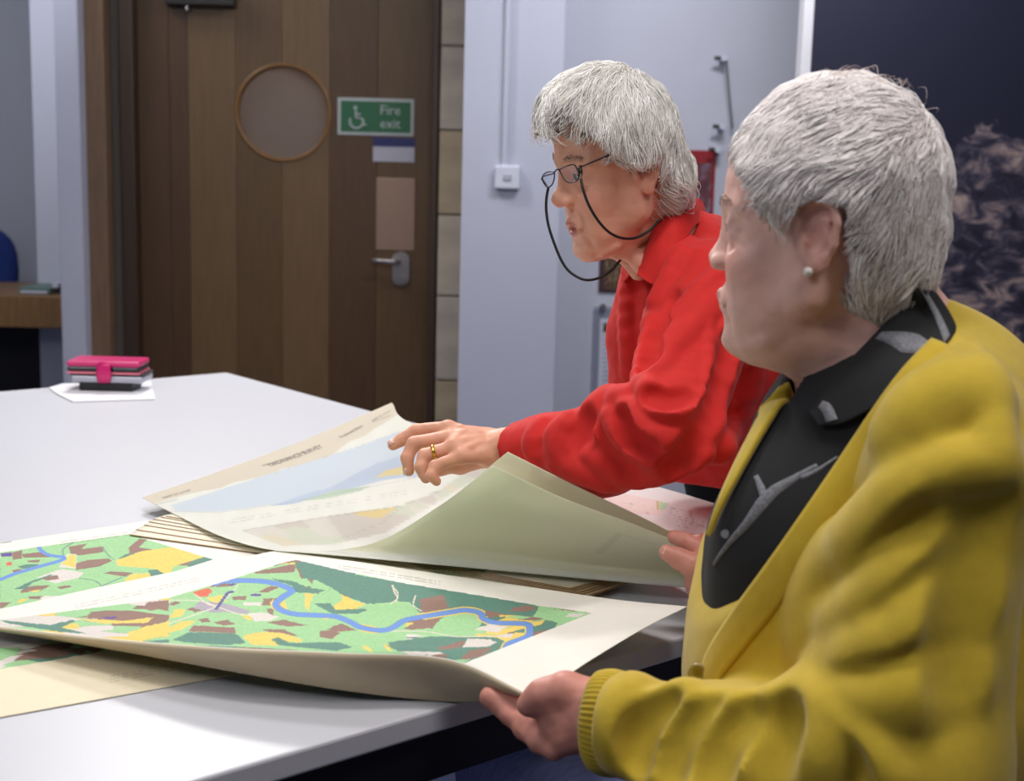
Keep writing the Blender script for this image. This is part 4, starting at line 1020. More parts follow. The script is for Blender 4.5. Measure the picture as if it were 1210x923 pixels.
def scalp_roots(F, n, mask, seed=1, c=(-.012, 0, .03), r=(.096, .077, .09)):
    g = np.random.default_rng(seed); v = g.normal(0, 1, (n*3, 3)); v /= np.linalg.norm(v, axis=1)[:, None]
    q = v*np.array(r)+np.array(c); q = q[mask(q)][:n]; return (q*F.s)@F.B+F.O
# ------------------------------------------------------------------ people: shared materials
m_skin = mat('skin', (1, 1, 1, 1), .48, attr='Col', sss=.12, bump=.22, bscale=420, spec=.4, bdist=.0008)
m_hair = mat('grey_hair', (1, 1, 1, 1), .58, attr='Col', spec=.35)
m_eye = mat('eye', (1, 1, 1, 1), .12, attr='Col', spec=.6)
m_red = mat('red_cloth', srgb(200, 26, 20), .82, noise=.05, nscale=60, bump=.12, bscale=900, sheen=.05, bdist=.0006)
m_blk = mat('black_cloth', srgb(20, 20, 22), .85, noise=.1, nscale=300, bump=.2, bscale=900, bdist=.0006)
m_gold = mat('gold', srgb(232, 190, 96), .22, metal=1)
m_frame_g = mat('glasses_metal', srgb(40, 36, 38), .3, metal=.7)
m_lens = mat('lens', srgb(240, 240, 248), .03, trans=.97, ior=1.12)
m_cord = mat('cord', srgb(12, 12, 13), .5)
def smoothc(pts, n=5):
    p = np.array(pts, float); p = np.concatenate([p[-2:], p, p[:3]]); k = len(p)-1
    q = crom(p, np.linspace(2/k, (k-2)/k, (k-4)*n+1)); return [tuple(v) for v in q]
def folds(S, lines, k=.014):
    """each fold: photo points, radius, how far it stands proud; or a crease when op is 's'"""
    out = []
    for pts, r, h, op in lines:
        pts = smooth(pts, 3); c = []
        for x, y in pts:
            q = S.hit(x, y)
            if q is not None: c.append((q, nrm(ray(x, y))))
        n = len(c)
        if n < 2: continue
        cs = []; rs = []
        for i, (q, d) in enumerate(c):
            w = math.sin(PI*(i+.6)/(n+.2))**.6
            cs.append(q+d*(r-h*w) if op == 'u' else q-d*(r-h*w)); rs.append(r)
        out.append((cs, rs, op))
    for cs, rs, op in out: S.chain(cs, rs, k, op)
def eyes(F, parent, gaze=(1, 0, -.15), iris=(92, 110, 120)):
    for s_ in (-1, 1):
        c = F(.0645, s_*.0315, .0005); R_ = .0143*F.m; gz = nrm(nrm(gaze)@F.B); V = []; n1_, n2_ = 22, 16
        a = nrm(np.cross(gz, A(0, 0, 1))); b = np.cross(gz, a); C = []
        for i in range(n2_+1):
            t = PI*i/n2_
            for j in range(n1_):
                p = 2*PI*j/n1_; V.append(c+R_*(gz*math.cos(t)+(a*math.cos(p)+b*math.sin(p))*math.sin(t)))
                C.append(lin((12, 12, 14)) if t < .19 else (lin(iris) if t < .46 else lin((205, 196, 190))))
        Fc = [(i*n1_+j, i*n1_+(j+1) % n1_, (i+1)*n1_+(j+1) % n1_, (i+1)*n1_+j) for i in range(n2_) for j in range(n1_)]
        me = mesh_from(V, Fc); set_col(me, np.array(C)); link('eye', me, m_eye, parent)
def net(S, h, name, m, parent, colf=None, drop=None, **k):
    V, Fc = S.mesh(h, **k)
    if drop is not None:
        b = drop(V); Fc = Fc[~b[Fc].any(1)]; u = np.unique(Fc); ix = np.full(len(V), -1); ix[u] = np.arange(len(u)); V = V[u]; Fc = ix[Fc]
    me = mesh_from(V, Fc, True, name)
    if colf is not None: set_col(me, colf(V))
    return link(name, me, m, parent)

# ------------------------------------------------------------------ the woman in the red shirt
F1 = Frame(P(728, 194, 1.82), math.radians(17), math.radians(14), math.radians(-2), (.9, .98, 1.03))
w1 = empty('person', (.47, 2.42, 0), 'white-haired person in red shirt and glasses leaning over the table', 'person')
Lsh, Rsh = P(846, 348, 1.80), P(806, 335, 2.14)
elb, wri = P(794, 502, 1.62), P(588, 530, 1.765)
B1 = Sculpt()
sculpt_head(B1, F1, dict(mouth=.0032, tip=-.027, open=1)); aged(B1, F1)
nb = P(802, 322, 1.94)
B1.cap(F1(-.035, 0, -.03), nb, .050, .050, .02)
B1.ell(F1(.018, 0, -.092), (.045, .034, .024), F1.B, .02)
B1.chain([F1(.035, .02, -.1), F1(.0, .03, -.13), P(778, 318, 1.88)], .010, .012); B1.chain([F1(.03, -.005, -.105), F1(-.0, .01, -.145), P(768, 325, 1.9)], .008, .012)
B1.cap(nb, P(880, 460, 2.2), .05, .08, .03); B1.cap(Lsh, Rsh, .05, .05, .04); B1.cap(P(880, 460, 2.2), A(.47, 2.42, .84), .10, .12, .04)
B1.chain([Lsh, elb, wri], [.042, .036, .0255], .02)
B1.chain([Rsh, A(.44, 2.42, 1.0), A(.33, 2.37, .86)], [.042, .036, .027], .02)
# hand (left), back up, fingers bent down onto the sheet
Wd = 1.765
hk = {'i': P(530, 506, 1.782), 'm': P(533, 517, 1.768), 'r': P(539, 528, 1.752), 'l': P(545, 539, 1.738)}
for k_, v in hk.items(): B1.cap(P(586, 529, 1.765)+(v-P(533, 517, 1.768))*.35, v, .0125, .0105, .012)
B1.ell(P(560, 522, 1.768), (.032, .014, .021), np.stack([nrm(hk['m']-wri), nrm(np.cross(hk['i']-hk['l'], hk['m']-wri)), nrm(hk['i']-hk['l'])]), .012)
finger(B1, [hk['i'], P(492, 509, 1.80), P(474, 520, 1.80), P(464.5, 526, 1.798)], [.0103, .0092, .0082, .0073])
finger(B1, [hk['m'], P(489, 524, 1.776), P(481, 541, 1.772), P(483, 556, 1.772)], [.0102, .0094, .0083, .0074])
finger(B1, [hk['r'], P(502, 538, 1.752), P(497, 552, 1.745), P(503, 565, 1.745)], [.0098, .009, .0079, .007])
finger(B1, [hk['l'], P(514, 551, 1.732), P(509, 562, 1.726), P(516, 569, 1.73)], [.0088, .0078, .007, .0062])
finger(B1, [P(575, 540, 1.765), P(545, 549, 1.79), P(520, 553, 1.80), P(500, 560, 1.80)], [.014, .0115, .0095, .008], .008)
for k_ in 'imrl':
    a, b = P(580, 526, 1.757), hk[k_]; n_ = A(0, -.35, .9); B1.chain([a+(b-a)*.3+nrm(n_)*.0105, a+(b-a)*.7+nrm(n_)*.0095, b+nrm(n_)*.005], .0024, .006)
B1.chain([P(580, 522, 1.752), P(566, 517, 1.752), P(556, 520, 1.75), P(545, 512, 1.76)], .002, .005); B1.chain([P(572, 538, 1.748), P(560, 530, 1.75), P(548, 531, 1.745)], .002, .005)
B1.disp = lambda Q: .0004*n3(Q, 210, 1)+.0002*n3(Q, 420, 4)
def skc1(V):
    C = skin_colour(F1, V, (222, 164, 138)); x, y = proj(V)
    m = x < 600; C[m] = (lin((222, 160, 132))*(1+.09*n3(V[m], 130, 3))[:, None]+lin((40, 0, 0))*np.clip(n3(V[m], 60, 8), 0, 1)[:, None]*.5)
    return C
body1 = net(B1, .0021, 'body', m_skin, w1, skc1)
for a_, r_ in (('i', 0),):
    pass
# nails
def nail(tip, prev, up, w, parent):
    t = nrm(tip-prev); n_ = nrm(up-t*(up@t)); s_ = np.cross(t, n_); V = []; 
    for i in range(5):
        for j in range(4):
            a = (i/4-.5)*2; V.append(tip+t*(j/3*.009-.004)+s_*a*w*(1-.25*(j == 3))+n_*(w*1.28-abs(a)**2*w*.45))
    Fc = [(i*4+j, i*4+j+1, i*4+j+5, i*4+j+4) for i in range(4) for j in range(3)]
    o = link('nail', mesh_from(V, Fc), m_nail, parent); o.modifiers.new('t', 'SOLIDIFY').thickness = .0006
m_nail = mat('nail', srgb(226, 176, 158), .25, coat=.4)
nail(P(464.5, 526, 1.798), P(474, 520, 1.80), A(-.2, -.35, .9), .0058, body1)
nail(P(483, 556, 1.772), P(481, 541, 1.772), A(-.9, -.3, .3), .0058, body1)
# ring
rc = P(513, 534.5, 1.752); ax = nrm(P(502, 538, 1.752)-hk['r']); a = nrm(np.cross(ax, A(0, 0, 1))); b = np.cross(ax, a)
mb = MB()
for k in range(28):
    t0 = 2*PI*k/28; c_, s_ = math.cos(t0), math.sin(t0); d = a*c_+b*s_
    mb.V += [tuple(rc+d*.0098-ax*.0024), tuple(rc+d*.0109-ax*.0012), tuple(rc+d*.0109+ax*.0012), tuple(rc+d*.0098+ax*.0024)]
mb.F += [(k*4+j, ((k+1) % 28)*4+j, ((k+1) % 28)*4+(j+1) % 4, k*4+(j+1) % 4) for k in range(28) for j in range(4)]
tag(mb.build('ring', m_gold, None, smooth=True), 'gold ring on the left hand of the red-shirted person', 'ring')
eyes(F1, w1, (1, .0, -.25), (66, 76, 84))
# eyebrow wisps come with the hair; trousers and shoes
TR = Sculpt()
TR.ell((.43, 2.42, .84), (.155, .18, .14), None, .03)
for dy, dx in ((-.09, -.02), (.09, .03)):
    TR.chain([(.425+dx, 2.42+dy, .78), (.47+dx, 2.42+dy, .46), (.53+dx, 2.44+dy, .09)], [.105, .072, .062], .03)
net(TR, .008, 'trousers', m_blk, w1)
for dy, dx in ((-.09, -.02), (.09, .03)):
    sh = Sculpt(); sh.cap((.54+dx, 2.44+dy, .045), (.38+dx, 2.40+dy, .035), .042, .034, .01); sh.ell((.55+dx, 2.44+dy, .06), (.05, .042, .05), None, .02)
    sh.half((0, 0, .004), (0, 0, -1), .004); net(sh, .006, 'shoe', m_blk, w1)

SH = Sculpt()
fw, la = nrm(A(-1, -.12, -.25)), nrm(A(.12, -1, 0)); upv = np.cross(fw, la); AX = np.stack([fw, la, upv])
SH.cap(Lsh+A(-.0, .02, 0), Rsh, .064, .066, .03)
SH.ell(P(838, 398, 1.97), (.128, .19, .15), AX, .05)
SH.ell(P(846, 470, 2.06), (.128, .18, .17), AX, .06)
SH.cap(P(855, 470, 2.1), A(.45, 2.40, .86), .15, .155, .06)
SH.cap(P(805, 300, 1.93), P(840, 380, 1.98), .062, .11, .05)
SH.cap(Lsh, elb, .066, .056, .035)
SH.chain([elb, P(712, 532, 1.68), P(650, 531, 1.725), P(603, 530, 1.757)], [.055, .052, .040, .0335], .03)
SH.chain([Rsh, A(.46, 2.44, 1.0), A(.36, 2.38, .90)], [.066, .056, .042], .03)
# front of the shirt hangs forward
SH.chain([P(762, 330, 1.93), P(757, 400, 1.93), P(766, 470, 1.95), P(790, 540, 2.02)], [.026, .034, .042, .05], .05)
folds(SH, [
 ([(850, 326), (826, 352), (800, 378), (784, 396)], .016, .011, 'u'), ([(862, 345), (832, 372), (806, 398), (788, 420), (776, 445)], .018, .010, 'u'),
 ([(812, 290), (792, 330), (776, 372), (764, 420), (757, 455)], .015, .010, 'u'), ([(790, 350), (778, 390), (770, 430)], 0.017, 0.0072, 's'),
 ([(880, 350), (862, 400), (850, 450)], .02, .007, 'u'),
 ([(762, 455), (775, 475), (800, 482), (825, 474)], .013, .011, 'u'), ([(768, 466), (790, 470), (815, 464)], 0.0136, 0.0064, 's'),
 ([(740, 478), (752, 505), (778, 522), (806, 524)], .014, .011, 'u'), ([(722, 484), (735, 512), (760, 535), (790, 545)], .014, .010, 'u'),
 ([(735, 492), (748, 518), (770, 531)], 0.0136, 0.0072, 's'), ([(706, 486), (696, 505), (700, 525)], .013, .011, 'u'), ([(742, 470), (720, 474), (703, 488)], .017, .012, 'u'),
 ([(688, 494), (680, 515), (690, 545)], 0.017, 0.0064, 's'), ([(672, 498), (660, 515), (662, 545)], .014, .008, 'u'), ([(640, 502), (632, 520), (636, 545)], .012, .005, 'u'),
 ([(700, 540), (740, 560), (790, 555), (830, 535)], .015, .009, 'u'), ([(650, 540), (690, 560), (730, 570)], .013, .007, 'u'),
 ([(836, 350), (838, 400), (836, 450), (832, 490)], .003, .0025, 'u'), ([(870, 400), (855, 470), (830, 520), (800, 556)], 0.0204, 0.0056, 's'),
 ([(742, 330), (741, 380), (744, 440)], .010, .006, 'u'), ([(890, 400), (880, 460), (850, 530)], .02, .008, 'u'),
], .009)
SH.disp = lambda Q: .0022*n3(Q*np.array([1, .7, 1.0]), 34, 3)+.0012*n3(Q, 75, 6)+.0005*n3(Q, 170, 9)
# neck opening and hem
SH.cap(P(770, 262, 1.87), P(763, 330, 1.86), .050, .016, .006, 's'); SH.cap(F1(-.03, 0, -.06), P(806, 296, 1.93), .050, .046, .01, 's')
SH.cap(P(842, 282, 1.97), P(856, 340, 1.98), .032, .05, .03); SH.cap(P(758, 318, 1.85), P(764, 402, 1.86), .016, .004, .004, 's')
SH.half(A(.36, 2.25, .822), nrm(A(-.12, 0, -1)), .01); SH.half(P(599, 530, 1.75), nrm(P(560, 528, 1.78)-P(620, 531, 1.74)), .004)
shirt = net(SH, .0032, 'shirt', m_red, w1)
# sleeve hollow edge (cuff), collar leaves, placket, buttons
def leaf(G, nu, nv, m, parent, name, th=.003, label=None, disp=0):
    uu, vv = np.meshgrid(np.linspace(0, 1, nu), np.linspace(0, 1, nv), indexing='ij'); V = patch(G, uu.ravel(), vv.ravel())
    o = link(name, mesh_from(V, grid_faces(nu, nv)), m, parent); s = o.modifiers.new('t', 'SOLIDIFY'); s.thickness = th; s.offset = 0
    b_ = o.modifiers.new('b', 'BEVEL'); b_.width = th*.3; b_.segments = 2; b_.limit_method = 'ANGLE'
    if label: o['label'] = label
    return o
G = [[P(828, 236, 1.955), P(832, 246, 1.97), P(836, 262, 1.965)],
     [P(806, 230, 1.895), P(816, 242, 1.86), P(822, 266, 1.85)],
     [P(788, 240, 1.835), P(800, 258, 1.81), P(806, 288, 1.80)],
     [P(775, 262, 1.825), P(782, 282, 1.80), P(789, 312, 1.79)],
     [P(765, 290, 1.83), P(764, 306, 1.808), P(775, 336, 1.795)],
     [P(759, 306, 1.835), P(756, 315, 1.82), P(753, 325, 1.81)]]
leaf(G, 40, 14, m_red, w1, 'collar', .0035)
G = [[P(800, 250, 1.985), P(806, 262, 1.99), P(812, 280, 1.98)], [P(775, 262, 1.95), P(770, 275, 1.96), P(768, 292, 1.95)], [P(752, 284, 1.93), P(742, 298, 1.925), P(736, 316, 1.915)], [P(757, 312, 1.88), P(748, 322, 1.885), P(738, 334, 1.89)]]
leaf(G, 30, 12, m_red, w1, 'collar', .0035)
# folded placket edges
def strip(S, px, w, m, parent, name, lift=.002, th=.0025):
    pts = []; ws = []; sp = smooth(px, 4)
    for i, (x, y) in enumerate(sp):
        q = S.hit(x, y)
        if q is not None: pts.append(q); ws.append(w if not hasattr(w, '__len__') else float(np.interp(i/(len(sp)-1)*(len(w)-1), range(len(w)), w)))
    pts = np.array(pts); n = len(pts)
    if n < 3: return
    G = []
    for i in range(n):
        t = nrm(pts[min(i+1, n-1)]-pts[max(i-1, 0)]); d = nrm(pts[i]-_C); s_ = nrm(np.cross(t, d)); G.append([pts[i]-s_*ws[i]/2-d*lift, pts[i]-d*(lift+.0006), pts[i]+s_*ws[i]/2-d*lift])
    G = np.array(G); V = G.reshape(-1, 3); o = link(name, mesh_from(V, grid_faces(n, 3)), m, parent); s = o.modifiers.new('t', 'SOLIDIFY'); s.thickness = th; s.offset = 0; return o
# glasses and cord
gl = empty('glasses', tuple(P(686, 201, 1.735)), 'thin dark metal reading glasses low on the nose with black cord', 'glasses')
d_ = lambda x: 1.742+(673-x)*.00205
ln_ = [(661.8, 200.5), (663.5, 206), (667, 212), (671.5, 215.5), (677, 215.2), (682.5, 212.8), (683.6, 206), (681, 198), (677.5, 194.5), (669, 196.5)]
lf_ = [(640.6, 209.5), (642.5, 216), (646, 220.8), (650, 220.5), (653.6, 216), (655.2, 209), (654.6, 203.6), (650, 202.6), (644.5, 204.6)]
for pts in (ln_, lf_):
    q = smoothc(pts, 5); w_ = [P(x, y, d_(x)) for x, y in q]
    MB().tube(w_, .00095, 6, cap=False).build('rim', m_frame_g, gl, smooth=True)
    nn = nrm(np.cross(w_[8]-w_[0], w_[20]-w_[0])); MB().prism([p-nn*.0004 for p in w_[:-1]], nn*.0008).build('lens', m_lens, gl)
MB().tube([P(655, 204, d_(655)), P(657.5, 200.5, d_(657)-.004), P(660, 200, d_(660)-.003), P(662, 202, d_(662))], .0011, 6).build('bridge', m_frame_g, gl, smooth=True)
MB().tube([P(683.5, 199.5, d_(683)), P(686.5, 197, 1.727), P(700, 191.5, 1.727), P(722, 182, 1.728), P(740, 176, 1.74)], .0012, 6).build('temple', m_frame_g, gl, smooth=True)
MB().tube([P(641, 210, d_(641)), P(639.8, 212, d_(639)), P(643, 208, 1.84), P(655, 205, 1.90)], .0011, 6).build('temple', m_frame_g, gl, smooth=True)
MB().tube([P(685.5, 196, 1.724), P(686, 203, 1.722), P(686.4, 209, 1.722)], [.0022, .0028, .0018], 8).build('cord_clip', m_frame_g, gl, smooth=True)
MB().tube([P(686.2, 205, 1.721), P(686.6, 213, 1.722)], [.0016, .0016], 8).build('clip_bead', mat('brass_bead', srgb(190, 170, 130), .3, metal=.8), gl)
MB().tube([P(641, 212, d_(641)), P(647, 221, 1.80)], .0013, 6).build('cord_clip', m_frame_g, gl)
cn = [(686.3, 211, 1.722), (689, 223.7, 1.72), (695.5, 242, 1.722), (706.5, 260.5, 1.73), (719.4, 274.3, 1.745), (734, 281.2, 1.762), (749, 281.5, 1.775), (762, 276, 1.785), (771, 269, 1.79), (782, 258, 1.79)]
cf = [(648, 221.5, 1.80), (646, 232, 1.80), (645.3, 246, 1.80), (648, 266, 1.80), (655, 288, 1.80), (664, 309, 1.80), (674, 322, 1.80), (690, 330.5, 1.80), (706, 329, 1.81), (721, 320.5, 1.82), (733, 307.5, 1.83), (742, 297.5, 1.84), (752, 288, 1.855)]
cdd = [tuple(P(*c)) for c in cn]
MB().tube([tuple(v) for v in crom(np.array([P(*c) for c in cn]), np.linspace(0, 1, 60))], .00185, 8).build('cord', m_cord, gl, smooth=True)
MB().tube([tuple(v) for v in crom(np.array([P(*c) for c in cf]), np.linspace(0, 1, 70))], .00185, 8).build('cord', m_cord, gl, smooth=True)

# hair
def hair_cap1():
    S = Sculpt(); E = lambda c, r, k=.02, op='u': S.ell(F1(*c), np.array(r)*F1.s, F1.B, k, op)
    E((-.003, 0, .032), (.092, .082, .092), .02)
    E((.045, 0, .062), (.056, .062, .05), .03)
    E((-.062, 0, -.035), (.045, .058, .05), .03)
    for s_ in (-1, 1): E((.01, s_*.055, .02), (.055, .03, .045), .03)
    E((.110, 0, -.028), (.07, .1, .092), .012, 's')
    for s_ in (-1, 1): E((.05, s_*.09, -.034), (.058, .05, .054), .01, 's'); E((-.006, s_*.082, -.03), (.018, .03, .024), .006, 's')
    E((-.02, 0, -.125), (.09, .1, .045), .01, 's')
    S.disp = lambda Q: .0025*n3(F1.loc(Q)*np.array([1, 1, .45]), 150, 2)
    return S
HC1 = hair_cap1()
hc = None
_hc1 = lambda: net(HC1, .0028, 'hair', m_hair, w1, drop=lambda V: stop1(F1.loc(V)), colf=lambda V: np.tile(lin((212, 206, 198)), (len(V), 1))*(1+.12*n3(F1.loc(V)*np.array([1, 1, .4]), 260, 2))[:, None])
def flow1(q, t):
    c = np.array([-.045, -.005, .125]); d = q-c; x, y, z = q.T
    up = np.clip((z-.03)/.08, 0, 1)
    o = np.stack([d[:, 0]*1.0+.05*up*(x > -.05), d[:, 1]*1.0, -.3*np.abs(z-.13)-.02], 1)
    side = np.clip(1-up, 0, 1); front = np.clip((x-.03)/.05, 0, 1)
    o = o/(np.linalg.norm(o, axis=1)[:, None]+1e-9)
    o += side[:, None]*np.array([-.25, 0, -1.0])+(front*side)[:, None]*np.array([.45, 0, -.1])
    nape = np.clip((-.02-z)/.04, 0, 1)*np.clip((-.02-x)/.03, 0, 1); o += nape[:, None]*np.array([-.6*t, 0, -.6])
    o[:, 1] += .3*np.sign(y)*up*.3
    return o
def stop1(q):
    x, y, z = q.T; a = np.abs(y)
    return ((a > .05) & (x > -.034) & (x < .010) & (z < .002)) | ((a > .03) & (x > .0) & (z < np.where(x > .02, -.003+(x-.02)*1.45, -.010))) | ((x > .058) & (z < .056))
def mask1(q):
    x, y, z = q.T; hl = .066-.02*np.clip((np.abs(y)-.03)/.03, 0, 1)
    ok = z > np.where(x > .035, hl-(.0)*x, np.where(x > .0, .012, -.035)); ok |= (x < -.03) & (z > -.06)
    return ok
hc = _hc1()
r1 = scalp_roots(F1, 15000, mask1, 3)
grow_hair('hair_strands', w1, HC1, F1, r1, flow1, .058, .0065, m_hair, .00050, 9, 5, .5, ((224, 218, 212), (255, 253, 250)), stop1)
r2 = scalp_roots(F1, 1500, lambda q: (q[:, 0] > .035) & (q[:, 2] > .066) & (q[:, 2] < .1), 9)
grow_hair('fringe', w1, HC1, F1, r2, lambda q, t: np.stack([.9-.4*t+0*q[:, 0], .35*np.sign(q[:, 1]+.01), -.15-.75*t+0*q[:, 0]], 1), .036, .012, m_hair, .0005, 9, 7, .35, ((226, 220, 214), (255, 253, 250)))
r3 = scalp_roots(F1, 1200, lambda q: (q[:, 2] < -.02) & (q[:, 0] < -.02), 12)
grow_hair('nape_hair', w1, HC1, F1, r3, lambda q, t: np.stack([-.3-.9*t+0*q[:, 0], .1*q[:, 1], -1+.3*t+0*q[:, 0]], 1), .036, .012, m_hair, .0005, 8, 8, .4, ((220, 214, 208), (252, 249, 245)))
# eyebrows
def brow(F, parent, col, n=70, seed=3):
    r = np.random.default_rng(seed); mb = MB()
    for s_ in (-1, 1):
        for k in range(n):
            t = r.random(); a = F(.088-.018*t**1.5, s_*(.016+.034*t), .022+.004*math.sin(PI*t)+r.normal(0, .0016)); b = a+F.B[1]*s_*.005-F.B[0]*.001+F.B[2]*r.normal(.0005, .001)
            mb.tube([a, (a+b)/2+F.B[0]*.0008, b], [.0004, .0004, .0001], 3)
    o = mb.build('eyebrows', mat('brow_hair', srgb(*col), .6), parent); o['kind'] = 'stuff'
lash(F1, w1); brow(F1, w1, (150, 130, 112))
# ------------------------------------------------------------------ the woman in the yellow cardigan
m_yel = mat('mustard_knit', srgb(194, 164, 36), .85, noise=.06, nscale=90, bump=.3, bscale=1100, sheen=.25, bdist=.0007)
m_polo = mat('black_polo', srgb(20, 20, 23), .85, noise=.12, nscale=400, bump=.2, bscale=900, bdist=.0006)
m_grey = mat('grey_pattern', srgb(120, 120, 126), .85, noise=.45, nscale=420)
m_jean = mat('denim', srgb(150, 162, 222), .85, noise=.22, nscale=60, stretch=(1, 6, 1), bump=.2, bscale=900)
F2 = Frame(P(966, 268, 1.25), math.radians(-21), math.radians(3), math.radians(2), (.99, .98, 1.04))
w2 = empty('person', (.47, 1.28, 0), 'short-haired person in mustard yellow cardigan and black polo seated at the near side', 'person')
ls, rs = P(1112, 505, 1.13), P(985, 480, 1.45)
el, wr_ = P(1082, 905, 1.10), P(712, 852, 1.215)
B2 = Sculpt()
sculpt_head(B2, F2, dict(mouth=.0008, tip=-.026, nx=-.005, ns=.86)); aged(B2, F2)
nb2 = P(1052, 455, 1.30)
B2.cap(F2(-.038, 0, -.02), nb2, .052, .052, .02)
B2.ell(F2(.012, 0, -.098), (.055, .042, .028), F2.B, .025)
B2.ell(F2(.03, 0, -.108), (.03, .03, .016), F2.B, .02)
B2.cap(F2(-.06, 0, -.04), P(1056, 415, 1.31), .033, .032, .03)
B2.cap(nb2, P(1050, 640, 1.3), .09, .12, .04); B2.cap(ls+A(0, .03, -.01), rs, .036, .036, .03); B2.cap(P(1050, 640, 1.3), A(.46, 1.28, .60), .12, .14, .04)
B2.chain([ls+A(0, .03, -.02), el, wr_], [.036, .038, .027], .02)
er = P(890, 640, 1.62); B2.chain([rs, er, P(838, 690, 1.575)], [.04, .036, .027], .02)
# left hand: fingers under the sheet corner, thumb on top of it
D0 = 1.24
B2.ell(P(682, 842, D0-.005), (.036, .0235, .032), None, .012)
B2.cap(wr_, P(672, 838, 1.235), .028, .024, .015)
kn = [P(655, 842, 1.262), P(655, 855, 1.245), P(662, 866, 1.23), P(672, 874, 1.218)]
for q in kn: B2.cap(P(690, 850, 1.225), q, .018, .0125, .012)
finger(B2, [kn[0], P(622, 841, 1.285), P(597, 834, 1.295), P(579, 824, 1.30)], [.0145, .0135, .012, .0105])
finger(B2, [kn[1], P(626, 857, 1.262), P(602, 845, 1.285), P(590, 834, 1.30)], [.0125, .0108, .0096, .0085])
finger(B2, [kn[2], P(640, 876, 1.24), P(618, 862, 1.265), P(608, 848, 1.285)], [.012, .0106, .0094, .0082])
finger(B2, [kn[3], P(655, 886, 1.225), P(636, 878, 1.24), P(626, 864, 1.262)], [.0112, .0095, .0086, .0076])
finger(B2, [P(700, 826, 1.215), P(668, 815, 1.222), P(640, 821, 1.228), P(624, 833, 1.232)], [.0175, .0145, .0125, .0105], .01)
# right hand at the lifted sheets: thumb in front, fingers over the edge
B2.ell(P(845, 678, 1.565), (.034, .024, .035), None, .012)
finger(B2, [P(838, 690, 1.55), P(818, 668, 1.555), P(802, 660, 1.56), P(788, 653, 1.562)], [.0165, .0128, .011, .0095], .008)
finger(B2, [P(842, 660, 1.575), P(822, 647, 1.585), P(808, 639, 1.59), P(797, 635, 1.595)], [.0125, .0115, .010, .0086])
finger(B2, [P(848, 656, 1.60), P(828, 642, 1.625), P(815, 640, 1.64), P(806, 644, 1.65)], [.0125, .011, .0095, .008])
finger(B2, [P(855, 658, 1.62), P(840, 645, 1.65), P(828, 644, 1.665), P(820, 648, 1.67)], [.012, .0105, .009, .008])
finger(B2, [P(860, 664, 1.63), P(850, 652, 1.66), P(842, 650, 1.675), P(836, 654, 1.68)], [.011, .0095, .0085, .0075])
B2.disp = lambda Q: .00035*n3(Q, 190, 1)+.0002*n3(Q, 400, 4)
def skc2(V):
    C = skin_colour(F2, V, (232, 184, 170), (204, 124, 120)); x, y = proj(V)
    m = (y > 600) & (x < 900); C[m] = (lin((206, 140, 124))*(1+.08*n3(V[m], 120, 3))[:, None])+lin((70, 10, 10))*np.clip(n3(V[m], 50, 8), 0, 1)[:, None]*.6
    return C
body2 = net(B2, .0022, 'body', m_skin, w2, skc2)
eyes(F2, w2, (1, 0, -.2), (80, 100, 120))
nail(P(788, 653, 1.562), P(802, 660, 1.56), A(0, -.8, .4), .0065, body2)
nail(P(624, 833, 1.232), P(640, 821, 1.228), A(-.2, -.6, .7), .0065, body2)
ep_ = F2(-.004, .0775, -.038)
V = []; mb = MB(); n_ = 12
for i in range(7):
    t = PI*i/6
    for j in range(n_): V.append(ep_+.0048*(A(0, -1, 0)*math.cos(t)+(A(1, 0, 0)*math.cos(2*PI*j/n_)+A(0, 0, 1)*math.sin(2*PI*j/n_))*math.sin(t)))
mb.add(V, [(i*n_+j, i*n_+(j+1) % n_, (i+1)*n_+(j+1) % n_, (i+1)*n_+j) for i in range(6) for j in range(n_)])
ep_o = mb.build('earring', mat('pearl', srgb(226, 216, 208), .15, coat=.8), w2, smooth=True, label='small pearl stud earring')

# torso volumes used by both the polo and the cardigan
fw2 = nrm(A(-1, -.06, 0)); la2 = nrm(A(.06, -1, 0)); AX2 = np.stack([fw2, la2, A(0, 0, 1)])
def torso(S):
    S.cap(P(1098, 480, 1.20), P(1010, 465, 1.42), .052, .052, .03)
    S.ell(P(1062, 600, 1.31), (.155, .165, .19), AX2, .05)
    S.ell(P(950, 640, 1.255), (.085, .08, .088), AX2, .05); S.ell(P(935, 640, 1.39), (.085, .08, .088), AX2, .05)
    S.ell(P(1030, 800, 1.31), (.175, .18, .17), AX2, .06)
    S.ell(A(.46, 1.28, .62), (.17, .19, .14), AX2, .06)
    S.cap(P(1050, 440, 1.30), P(1060, 540, 1.30), .062, .1, .05)
    S.cap(P(1128, 480, 1.27), P(1175, 600, 1.30), .055, .09, .05)
PO = Sculpt(); torso(PO)
PO.cap(F2(-.04, 0, -.05), P(1048, 440, 1.30), .056, .060, .008, 's'); PO.cap(P(948, 478, 1.27), P(1040, 420, 1.29), .02, .05, .01, 's')
PO.disp = lambda Q: .0012*n3(Q, 40, 3)
polo = net(PO, .0045, 'polo_shirt', m_polo, w2)
CT = Sculpt(); torso(CT); CT.inflate = .0075
CA = Sculpt(); torso(CA); CA.inflate = .0075
